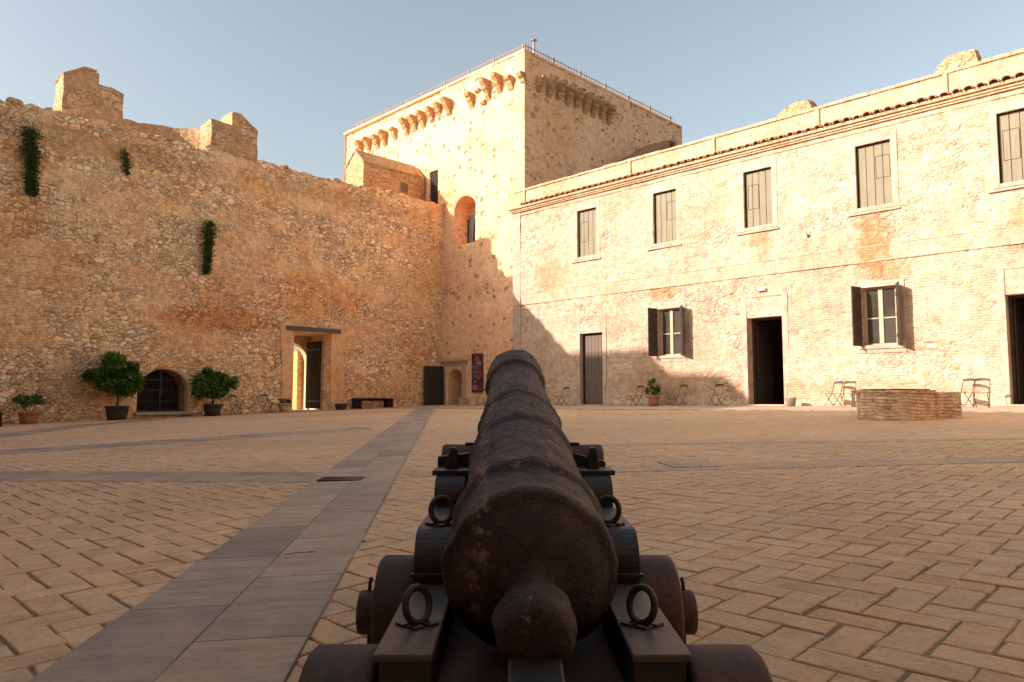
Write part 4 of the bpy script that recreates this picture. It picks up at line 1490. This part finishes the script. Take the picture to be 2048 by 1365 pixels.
mb = MB(); mb.box(-60, -31.5, 19.0, 20.2, -.7, 2.35); mb.build('masonry', M['ochre'], t)
mb = MB(); mb.box(-60, -31.45, 18.93, 20.27, 1.35, 1.47); mb.build('ledge', M['ochre'], t)

# ================================================================== WELL
wx, wy = cw(7.49, 14.12)
wz = g(wx, wy)
t = empty('well', (wx, wy, wz), YAW)
tag(t, 'low round brick well with a square buttress in the courtyard', 'well')


def wobble(p):
    return Vector((p.x, p.y, p.z)) * 1.0 + Vector((p.x, p.y, 0)).normalized() * .012 * noise.noise(Vector((p.x * 6, p.y * 6, p.z * 7)))


mb = MB()
prof = [(.68, -.1)] + [(.68 + .012 * math.sin(k * 2.1), k * .054) for k in range(1, 10)] + [(.685, .52), (.67, .545), (.50, .55), (.49, .50), (.48, -.05)]
mb.lathe(prof, 72, fn=wobble)
mb.build('drum', M['well'], t)
mb = MB(); mb.box(.50, 1.045, -.42, .20, -.1, .525)
o = mb.build('buttress', M['well'], t, bevel=.03)
mb = MB(); rn = random.Random(12)
for k in range(30):
    a0 = 2 * PI * k / 30 + .008; a1 = 2 * PI * (k + 1) / 30 - .008
    ro = .695 + rn.uniform(-.012, .012); ri = .50; zt = .555 + rn.uniform(-.008, .008)
    vs = [(q * math.cos(a), q * math.sin(a), z) for q in (ri, ro) for a in (a0, a1) for z in (.49, zt)]
    mb.add(vs, [(0, 1, 3, 2), (4, 6, 7, 5), (0, 4, 5, 1), (2, 3, 7, 6), (0, 2, 6, 4), (1, 5, 7, 3)])
mb.build('rim_bricks', M['well'], t, bevel=.008)
mb = MB(); mb.lathe([(.60, .560), (.605, .566), (.60, .575), (.58, .578), (.001, .586)], 40)
mb.build('lid', M['old_wood'], t)


# ================================================================== POTS, TREES AND PLANTS
def pot(parent, r0, r1, h, mat, rim=.02, name='pot', soil=True):
    mb = MB()
    mb.lathe([(r0, 0), (r0 + (r1 - r0) * .5, h * .5), (r1, h * .86), (r1 + rim, h * .87), (r1 + rim, h), (r1 - .02, h), (r1 - .03, h * .9), (.01, h * .9)], 28)
    o = mb.build(name, mat, parent)
    if soil:
        mb = MB(); mb.lathe([(r1 - .028, h * .90), (r1 - .03, h * .925), (.01, h * .94)], 20)
        mb.build('soil', M['soil'], o)
    return o


def foliage(center, rad, n, s, seed, lumps=14, name='crown', mat='leaf', parent=None, cut=.0, flatb=.0):
    rn = random.Random(seed)
    C = Vector(center); L = []
    for k in range(lumps):
        v = Vector((rn.gauss(0, 1), rn.gauss(0, 1), rn.gauss(0, 1))).normalized() * rn.uniform(.35, .98)
        if v.z < -flatb: v.z *= .6
        L.append((Vector((v.x * rad[0], v.y * rad[1], v.z * rad[2])), rn.uniform(.15, .36)))
    mb = MB(); k = 0
    while k < n:
        c, r = rn.choice(L)
        v = Vector((rn.gauss(0, 1), rn.gauss(0, 1), rn.gauss(0, 1))).normalized() * (rn.random() ** .42)
        p = c + Vector((v.x * rad[0] * r * 1.15, v.y * rad[1] * r * 1.15, v.z * rad[2] * r * 1.15))
        k += 1
        out = p.normalized() if p.length > 0 else Vector((0, 0, 1))
        ax = (out + Vector((rn.gauss(0, .6), rn.gauss(0, .6), rn.gauss(0, .6) - .1))).normalized()
        up_ = Vector((rn.gauss(0, .5), rn.gauss(0, .5), 1)).normalized()
        sd = ax.cross(up_).normalized(); nn = sd.cross(ax).normalized()
        l = s * rn.uniform(.7, 1.35); w_ = l * .30
        b = C + p
        mb.add([b, b + ax * l * .45 + sd * w_ + nn * .1 * l, b + ax * l, b + ax * l * .45 - sd * w_ + nn * .1 * l], [(0, 1, 2, 3)])
    return mb.build(name, M[mat], parent, fixn=False), L


def pot_tree(x, y, label, h_pot, r_pot, cz, rad, n, seed, group='potted trees flanking the arched recess', s=.125):
    t = empty('potted_tree', (x, y, g(x, y)), 0)
    tag(t, label, 'potted tree', group)
    pot(t, r_pot * .82, r_pot, h_pot, M['pot_black'])
    o, L = foliage((0, 0, cz), rad, n, s, seed, parent=t, lumps=26)
    rn = random.Random(seed)
    mb = MB()
    mb.tube([(0, 0, h_pot * .85), (.02, .01, h_pot + .25), (0, .02, cz - rad[2] * .45)], [.045, .038, .032], 8)
    for c, r in L[:12]:
        mb.tube([(0, .02, cz - rad[2] * .6), (c.x * .4, c.y * .4, cz + c.z * .3 - .1), (c.x * .9, c.y * .9, cz + c.z * .9)], [.025, .016, .007], 6)
    mb.build('trunk', M['bark'], t)
    return t


def px_on_x(px, X):
    """y on a plane of constant x seen at column px (near eye level)"""
    k = (px - 1024) / 1441.
    dx, dy = FW[0] + k * RT[0], FW[1] + k * RT[1]
    return X / dx * dy


X1 = -26.2
pot_tree(X1, px_on_x(237, X1), 'larger round headed evergreen in a dark pot, left of the arched iron gate', .47, .35, 1.30, (.92, .92, .80), 9500, 21)
pot_tree(X1, px_on_x(427, X1), 'smaller round headed evergreen in a dark pot, right of the arched iron gate', .42, .31, 1.14, (.80, .80, .68), 7500, 33)
yy = px_on_x(62, -26.2)
t = empty('potted_shrub', (-26.2, yy, g(-26.2, yy)))
tag(t, 'low spreading shrub in a terracotta pot at the far left of the rubble wall', 'potted plant', 'potted plants')
pot(t, .22, .28, .36, M['terracotta'], .025)
foliage((0, 0, .68), (.55, .50, .26), 900, .085, 5, lumps=16, parent=t, name='foliage')
mb = MB(); rn = random.Random(3)
for k in range(7): mb.tube([(0, 0, .3), (rn.uniform(-.15, .15), rn.uniform(-.2, .2), .5), (rn.uniform(-.35, .35), rn.uniform(-.4, .4), .68)], .01, 5)
mb.build('stems', M['bark'], t)
yy = px_on_x(570, -26.5)
t = empty('potted_shrub', (-26.5, yy, g(-26.5, yy)))
tag(t, 'small dry olive coloured bush in a clay pot beside the tall gateway', 'potted plant', 'potted plants')
pot(t, .16, .24, .36, M['stone'], .02)
foliage((0, 0, .44), (.32, .32, .16), 700, .05, 9, lumps=12, parent=t, name='foliage', mat='ivy')
t = empty('potted_shrub', (-14.27, 21.45, g(-14.27, 21.45) + .018))
tag(t, 'upright bright green plant in a terracotta pot under the shuttered lower window', 'potted plant', 'potted plants')
pot(t, .16, .215, .36, M['terracotta'], .022)
foliage((0, 0, .60), (.26, .26, .30), 620, .085, 15, lumps=14, parent=t, name='foliage')
# dark trough by the gateway
yy = px_on_x(683, -26.6)
t = empty('square_pot', (-26.6, yy, g(-26.6, yy)), R(12))
tag(t, 'small empty dark square pot between the tall gateway and the bench', 'pot')
mb = MB(); vs = [(-.14, -.14, 0), (.14, -.14, 0), (.14, .14, 0), (-.14, .14, 0), (-.19, -.19, .26), (.19, -.19, .26), (.19, .19, .26), (-.19, .19, .26),
                 (-.16, -.16, .26), (.16, -.16, .26), (.16, .16, .26), (-.16, .16, .26), (-.14, -.14, .16), (.14, -.14, .16), (.14, .14, .16), (-.14, .14, .16)]
fs = [(0, 1, 2, 3), (12, 13, 14, 15)]
for k in range(4):
    k2 = (k + 1) % 4
    fs += [(k, k2, k2 + 4, k + 4), (k + 4, k2 + 4, k2 + 8, k + 8), (k + 8, k2 + 8, k2 + 12, k + 12)]
mb.add(vs, fs); mb.build('pot', M['pot_black'], t, bevel=.006)
mb = MB(); mb.box(-.145, .145, -.145, .145, .155, .175); mb.build('soil', M['soil'], t)

# bucket by the third door
t = empty('bucket', (-9.42, 21.55, g(-9.42, 21.55) + .018))
tag(t, 'dull grey metal bucket on the pavement right of the open doorway', 'bucket')
mb = MB(); mb.lathe([(.115, 0), (.165, .25), (.172, .255), (.172, .27), (.158, .268), (.108, .02), (.01, .02)], 26); mb.build('pail', M['zinc'], t)
mb = MB(); mb.tube([(.168 * math.cos(a), .03 * 0 + .168 * math.sin(a) * .35 - .12 * 0, .26 + .0) for a in [PI * k / 12 for k in range(13)]], .005, 5); mb.build('handle', M['dark_iron'], t)


# ================================================================== BENCH, CHAIRS, TABLE
def bench(x, y, rz, label, L=2.0):
    t = empty('bench', (x, y, g(x, y)), rz)
    tag(t, label, 'bench', 'dark wooden benches along the rubble wall')
    MB().box(-.20, .20, -L / 2 + .05, L / 2 - .05, .40, .455).build('seat', M['old_wood'], t, bevel=.01)
    MB().box(-.03, .03, -L / 2 + .2, L / 2 - .2, .33, .40).build('rail', M['old_wood'], t)
    for s in (-1, 1):
        c = s * (L / 2 - .17)
        l = empty('leg', (0, c, 0)); l.parent = t
        mb = MB()
        mb.box(-.22, .22, -.20, .20, .36, .40)
        mb.build('top_block', M['old_wood'], l, bevel=.01)
        mb = MB()
        mb.box(-.17, .17, -.15, -.06, .03, .36); mb.box(-.17, .17, .06, .15, .03, .36); mb.box(-.15, .15, -.06, .06, .15, .23)
        mb.build('post', M['old_wood'], l, bevel=.008)
        mb = MB(); mb.box(-.2, .2, -.17, -.05, 0, .05); mb.box(-.2, .2, .05, .17, 0, .05)
        mb.build('foot', M['old_wood'], l)
    return t


yb = (px_on_x(712, -26.7) + px_on_x(780, -26.7)) / 2
bench(-26.7, yb, 0, 'dark wooden bench standing between the square pot and the black iron door')
bench(-25.0, 3.45, 0, 'dark wooden bench cut by the left edge of the picture')


def chair():
    t = empty('folding_chair')
    t['category'] = 'chair'; t['group'] = 'folding chairs along the walls'
    mb = MB()
    for k in range(5): mb.box(-.20, .20, -.19 + k * .078, -.125 + k * .078, .445, .462)
    mb.build('seat', M['chair_metal'], t, bevel=.003)
    mb = MB()
    N = 8
    vs = []; fs = []
    for k in range(N + 1):
        x = -.20 + .4 * k / N
        yq = .30 + .03 * math.cos((x / .2) * PI / 2); zc = .80 + .018 * math.cos((x / .2) * PI / 2)
        for (dy, dz) in ((-.008, 0), (.008, 0), (.012, .085), (-.004, .085)): vs.append((x, yq + dy, zc + dz))
    for k in range(N):
        b = k * 4
        for q in range(4): fs.append((b + q, b + (q + 1) % 4, b + 4 + (q + 1) % 4, b + 4 + q))
    fs += [(0, 3, 2, 1), (N * 4, N * 4 + 1, N * 4 + 2, N * 4 + 3)]
    mb.add(vs, fs)
    mb.build('backrest', M['chair_metal'], t)
    for s in (-1, 1):
        mb = MB(); mb.tube([(s * .195, -.20, 0.01), (s * .195, -.02, .24), (s * .195, .17, .46), (s * .195, .30, .86)], .012, 6)
        mb.build('leg', M['chair_metal'], t)
        mb = MB(); mb.tube([(s * .175, .22, .01), (s * .175, .0, .24), (s * .175, -.16, .45)], .012, 6)
        mb.build('leg', M['chair_metal'], t)
    mb = MB(); mb.tube([(-.195, -.15, .075), (.195, -.15, .075)], .009, 5); mb.build('stretcher', M['chair_metal'], t)
    mb = MB(); mb.tube([(-.175, .17, .075), (.175, .17, .075)], .006, 5); mb.build('stretcher', M['chair_metal'], t)
    return t


ch0 = chair()
ch0.scale = (.82, .82, .82)
# chair faces local -y (front); along the facade front faces -y, at the left wall front faces +x (rz = 90)
CH = [(-23.26, 21.5, 20, 'folding chair under the maroon information sign'),
      (-18.47, 21.4, -8, 'folding chair between the cannon muzzle and the brown plank door'),
      (-14.98, 21.4, -14, 'folding chair immediately left of the terracotta pot under the lower window'),
      (-13.18, 21.35, -12, 'folding chair immediately right of the terracotta pot with the green plant'),
      (-11.86, 21.4, -8, 'folding chair nearest the left side of the open dark doorway'),
      (-8.15, 21.5, -22, 'folding chair against the sunlit wall, first to the right of the bucket'),
      (-7.62, 21.15, -2, 'folding chair turned sideways beside the small table'),
      (-4.86, 21.5, -26, 'folding chair just right of the brick well, close to the sunlit wall'),
      (-4.33, 20.9, 2, 'folding chair turned sideways, nearest the right hand doorway')]
for i, (x, y, rz, lb) in enumerate(CH):
    if i == 0:
        ch0.location = (x, y, g(x, y) + .018); ch0.rotation_euler = (0, 0, R(rz)); ch0['label'] = lb
    else:
        copy_tree(ch0, (x, y, g(x, y) + .018), R(rz), lb)
for px, rz, lb in ((474, 104, 'folding chair at the rubble wall, beside the smaller evergreen pot'), (536, 100, 'folding chair at the rubble wall, beside the dry bush in its pot')):
    yy = px_on_x(px, -26.5)
    copy_tree(ch0, (-26.5, yy, g(-26.5, yy)), R(rz), lb)
t = empty('side_table', (-7.18, 20.9, g(-7.18, 20.9) + .018), R(10))
tag(t, 'small low metal table half hidden behind the brick well', 'table')
MB().box(-.22, .22, -.18, .18, .44, .465).build('tabletop', M['chair_metal'], t, bevel=.004)
for a in (-1, 1):
    for b in (-1, 1):
        MB().box(a * .18 - .018, a * .18 + .018, b * .14 - .018, b * .14 + .018, 0, .44).build('leg', M['chair_metal'], t)
# inside the right-hand doorway
t = empty('stool', (-3.25, 24.2, -.32)); tag(t, 'dark stool inside the right hand doorway', 'stool')
MB().box(-.2, .2, -.18, .18, .42, .46).build('seat', M['old_wood'], t)
for a in (-1, 1):
    for b in (-1, 1): MB().box(a * .16 - .02, a * .16 + .02, b * .14 - .02, b * .14 + .02, 0, .42).build('leg', M['old_wood'], t)


# ================================================================== CANNON
CX, CD = .037, 2.0
ox, oy = cw(CX, CD)
oz = g(*cw(CX, 1.75))
cn = empty('cannon', (ox, oy, oz), YAW)
tag(cn, 'old rusted iron cannon on a black iron carriage pointing away from the viewer', 'cannon')


def C(lat, dep, z):
    return Vector((lat - CX, dep - CD, z - oz))


# barrel
SL = .2655
ax = Vector((-.0155, 1, SL)).normalized()
B0 = C(.041, 1.60, -.377)
side = ax.cross(Vector((0, 0, 1))).normalized(); upv = side.cross(ax).normalized()
MBX = Matrix(((side.x, upv.x, ax.x, B0.x), (side.y, upv.y, ax.y, B0.y), (side.z, upv.z, ax.z, B0.z), (0, 0, 0, 1)))


def resample(prof, stepl):
    out = []
    for (a, b) in zip(prof[:-1], prof[1:]):
        L = math.hypot(b[0] - a[0], b[1] - a[1]); n = max(1, round(L / stepl))
        for k in range(n): out.append((a[0] + (b[0] - a[0]) * k / n, a[1] + (b[1] - a[1]) * k / n))
    return out + [prof[-1]]


def crust(p, base=1.):
    r = math.hypot(p.x, p.y)
    if r < 1e-4: return p
    q = Vector((p.x, p.y, p.z))
    d = .0042 * noise.noise(q * 9) + .0030 * noise.noise(q * 24 + Vector((3, 1, 2))) + .0016 * noise.noise(q * 62)
    # flaked edges around the rings
    d += .006 * max(0, noise.noise(Vector((math.atan2(p.y, p.x) * 2.2, p.z * 3, 4))) - .25)
    k = 1 + d * base / max(r, .05)
    return Vector((p.x * k, p.y * k, p.z + .6 * d * base))


prof = [(.0, -.254), (.044, -.256), (.062, -.250), (.0735, -.230), (.0765, -.196), (.072, -.166), (.055, -.146), (.044, -.130), (.046, -.108), (.066, -.092), (.100, -.080), (.135, -.062),
        (.160, -.042), (.170, -.030), (.176, -.028), (.187, -.022), (.191, -.008), (.189, .018), (.184, .028), (.179, .045), (.1765, .10),
        (.173, .172), (.181, .184), (.185, .200), (.181, .220), (.1715, .232), (.1685, .25), (.166, .30), (.153, .625), (.159, .642), (.1625, .655), (.158, .672), (.150, .685), (.139, .98), (.144, .992),
        (.1465, 1.0), (.143, 1.012), (.136, 1.02), (.131, 1.15), (.1125, 1.50), (.1115, 1.585), (.116, 1.598), (.126, 1.608), (.129, 1.63), (.128, 1.80), (.122, 1.86), (.112, 1.895), (.098, 1.91), (.060, 1.912), (.056, 1.905), (.055, 1.6), (.0, 1.58)]
prof = resample(prof, .011)
def crust_b(p):
    q = crust(p, 1.45)
    if p.z < -.13: q = q + Vector((0, -.010, 0)) + Vector((q.x, q.y, 0)) * .05
    return q


mb = MB(); mb.lathe(prof, 160, MBX, fn=crust_b)
br = mb.build('barrel', M['cannon'], cn)
# trunnions
for s in (-1, 1):
    mb = MB()
    Mt = Matrix.Translation(C(.037, 2.62, -.262)) @ Matrix.Rotation(R(90) * s, 4, 'Y')
    mb.lathe(resample([(.088, .02), (.088, .278), (.084, .285), (.0, .286)], .02), 48, Mt, fn=lambda p: crust(p, .5))
    mb.build('trunnion', M['wheel'], br)


# cheeks : profile in (dep, z)
def arc(cx_, cy_, r, a0, a1, n=8):
    return [(cx_ + r * math.cos(R(a0 + (a1 - a0) * k / n)), cy_ + r * math.sin(R(a0 + (a1 - a0) * k / n))) for k in range(n + 1)]


ZG = -.60  # underside of the cheeks
prof2 = [(1.36, ZG - .04), (1.36, -.478), (1.83, -.478), (1.83, -.445)] + arc(1.915, -.425, .085, 180, 95, 8) + \
        [(2.30, -.345), (2.30, -.325)] + arc(2.37, -.330, .075, 180, 92, 8) + [(2.92, -.258), (2.98, -.30), (2.98, ZG - .03), (2.75, ZG - .06), (1.75, ZG - .06)]
for s in (-1, 1):
    a, b = (.037 + s * .282, .037 + s * .186)
    mb = MB(); mb.prism([(p[0] - CD, p[1] - oz) for p in prof2], 'x', a - CX, b - CX)
    ck = mb.build('cheek', M['carriage'], cn, bevel=.005)
    lo, hi = min(a, b) - .006, max(a, b) + .006
    # top plates, sheen painted into a lighter colour
    mb = MB(); mb.box(lo - CX, hi - CX, 1.335 - CD, 1.828 - CD, -.478 - oz, -.464 - oz)
    mb.build('top_plate', M['worn'], ck, bevel=.003)
    mb = MB(); mb.box(lo - CX, hi - CX, 1.815 - CD, 1.829 - CD, -.447 - oz, -.437 - oz)
    mb.box(lo - CX, hi - CX, 2.288 - CD, 2.299 - CD, -.330 - oz, -.321 - oz)
    build_each(mb, 'lip', M['carriage'], ck, bevel=.002)
    mb = MB(); mb.box(lo - .008 - CX, hi + .01 - CX, 2.36 - CD, 2.50 - CD, -.256 - oz, -.240 - oz)
    mb.build('cap_square', M['carriage'], ck, bevel=.003)
    # wedge + upright key
    mb = MB()
    xo = .037 + s * .235 - CX
    mb.prism([(xo - .058, -.240 - oz), (xo + .050, -.240 - oz), (xo + .050, -.225 - oz if s > 0 else -.195 - oz), (xo - .058, -.195 - oz if s > 0 else -.208 - oz)], 'y', 2.50 - CD, 2.56 - CD)
    mb.build('key_wedge', M['carriage'], ck, bevel=.002)
    mb = MB()
    mb.prism([(xo - .026, -.242 - oz), (xo + .020, -.242 - oz), (xo + .012, -.178 - oz), (xo + .004, -.170 - oz), (xo - .008, -.172 - oz)], 'y', 2.42 - CD, 2.47 - CD)
    mb.build('key', M['carriage'], ck, bevel=.003)
    # small block on top of the trunnion end
    mb = MB(); q = .037 + s * .185 - CX
    mb.box(q - .02, q + .02, 2.60 - CD, 2.64 - CD, -.178 - oz, -.166 - oz)
    mb.build('stud', M['carriage'], ck, bevel=.002)

    # lifting rings on their clover plates
    for (dp, zt, rr, rot) in ((1.505, -.464, .0325, s * -46), (1.945, -.340, .031, s * -14)):
        xr = (-.193 if dp < 1.7 else -.187) if s < 0 else (.265 if dp < 1.7 else .262)
        if s > 0 and dp > 1.7: xr = .256
        c = C(xr, dp, zt)
        mb = MB()
        for (ddx, ddy) in ((-.026, 0), (.026, 0), (0, -.020), (0, .020)):
            Mx = Matrix.Translation(c + Vector((ddx, ddy, 0)))
            n_ = 4
            pts = [(.019 * math.cos(R(90 * k)), .019 * math.sin(R(90 * k))) for k in range(4)]
            mb.prism(pts, 'z', -.002 + (.0006 if ddx else 0), .0055 + (.0006 if ddx else 0), Mx)
        mb.build('ring_plate', M['carriage'], ck, bevel=.0015)
        mb = MB()
        Rz = Matrix.Rotation(R(rot), 4, 'Z')
        path = [tuple(c + Rz @ Vector((rr * .93 * math.cos(2 * PI * k / 40), .006 * math.sin(2 * PI * k / 40), rr * 1.04 + rr * 1.04 * math.sin(2 * PI * k / 40) + .006))) for k in range(40)]
        mb.tube(path, .0074, 12, closed=True)
        mb.build('lifting_ring', M['carriage'], ck)
        mb = MB(); mb.tube([tuple(c + Vector((0, 0, -.002))), tuple(c + Vector((0, 0, .012)))], .009, 10)
        mb.build('ring_bolt', M['carriage'], ck)
# wheels
for (dp, rr, zc, x_in, x_out, hub) in ((1.43, .150, -.635, .292, .428, False), (2.05, .152, -.597, .292, .405, True)):
    for s in (-1, 1):
        if hub: x_out_ = .401 if s < 0 else .408
        else: x_out_ = .425 if s < 0 else .437
        t = empty('wheel', C(.037, dp, zc)); t.parent = cn
        Mt = Matrix.Rotation(R(90) * s, 4, 'Y')
        mb = MB()
        mb.lathe(resample([(.0, x_in), (rr - .006, x_in), (rr, x_in + .006), (rr, x_out_ - .008), (rr - .008, x_out_), (rr - .03, x_out_), (rr - .034, x_out_ - .02), (.075, x_out_ - .022), (.07, x_out_), (0, x_out_ + .001)], .02), 96, Mt, fn=lambda p: crust(p, .18))
        mb.build('tread', M['wheel'], t)
        if hub:
            mb = MB()
            mb.lathe(resample([(.0585, x_out_ - .01), (.0585, x_out_ + .053), (.055, x_out_ + .058), (.0, x_out_ + .059)], .015), 56, Mt, fn=lambda p: crust(p, .2))
            mb.build('axle_end', M['wheel'], t)
            mb = MB(); xx = s * (x_out_ + .032)
            mb.tube([(xx, 0, -.108), (xx, 0, .06), (xx - s * .001, 0, .078), (xx - s * .005, 0, .094)], .0052, 8)
            mb.build('linchpin', M['carriage'], t)
        else:
            mb = MB(); mb.lathe([(.055, x_out_ - .01), (.055, x_out_ + .05), (.0, x_out_ + .051)], 40, Mt); mb.build('axle_end', M['wheel'], t)
# axles, bed, transom, quoin
mb = MB(); mb.box(-.30, .30, 1.37 - CD, 1.49 - CD, -.70 - oz, -.58 - oz)
mb.box(-.30, .30, 1.98 - CD, 2.12 - CD, -.68 - oz, -.56 - oz)
mb.build('axle_beam', M['carriage'], cn, bevel=.006)
mb = MB(); mb.box(-.19, .19, 1.20 - CD, 2.9 - CD, -.585 - oz, -.565 - oz)
mb.build('bed_plate', M['worn'], cn, bevel=.003)
mb = MB(); mb.box(-.19, .19, 2.80 - CD, 2.92 - CD, -.565 - oz, -.30 - oz)
mb.build('transom', M['carriage'], cn, bevel=.006)
mb = MB(); mb.prism([(1.25 - CD, -.565 - oz), (1.80 - CD, -.565 - oz), (1.80 - CD, -.50 - oz), (1.34 - CD, -.478 - oz), (1.25 - CD, -.49 - oz)], 'x', -.045, .055)
mb.build('quoin', M['carriage'], cn, bevel=.006)
mb = MB(); mb.tube([(.005, 1.13 - CD, -.535 - oz), (.005, 1.25 - CD, -.530 - oz)], [.022, .016], 12); mb.build('quoin_handle', M['stone'], cn)
for (x, y) in ((-.10, 1.33), (.13, 1.34), (-.04, 1.28)):
    mb = MB(); mb.lathe([(.011, -.566 - oz), (.010, -.558 - oz), (.002, -.554 - oz)], 10, Matrix.Translation((x, y - CD, 0))); mb.build('bolt', M['carriage'], cn)
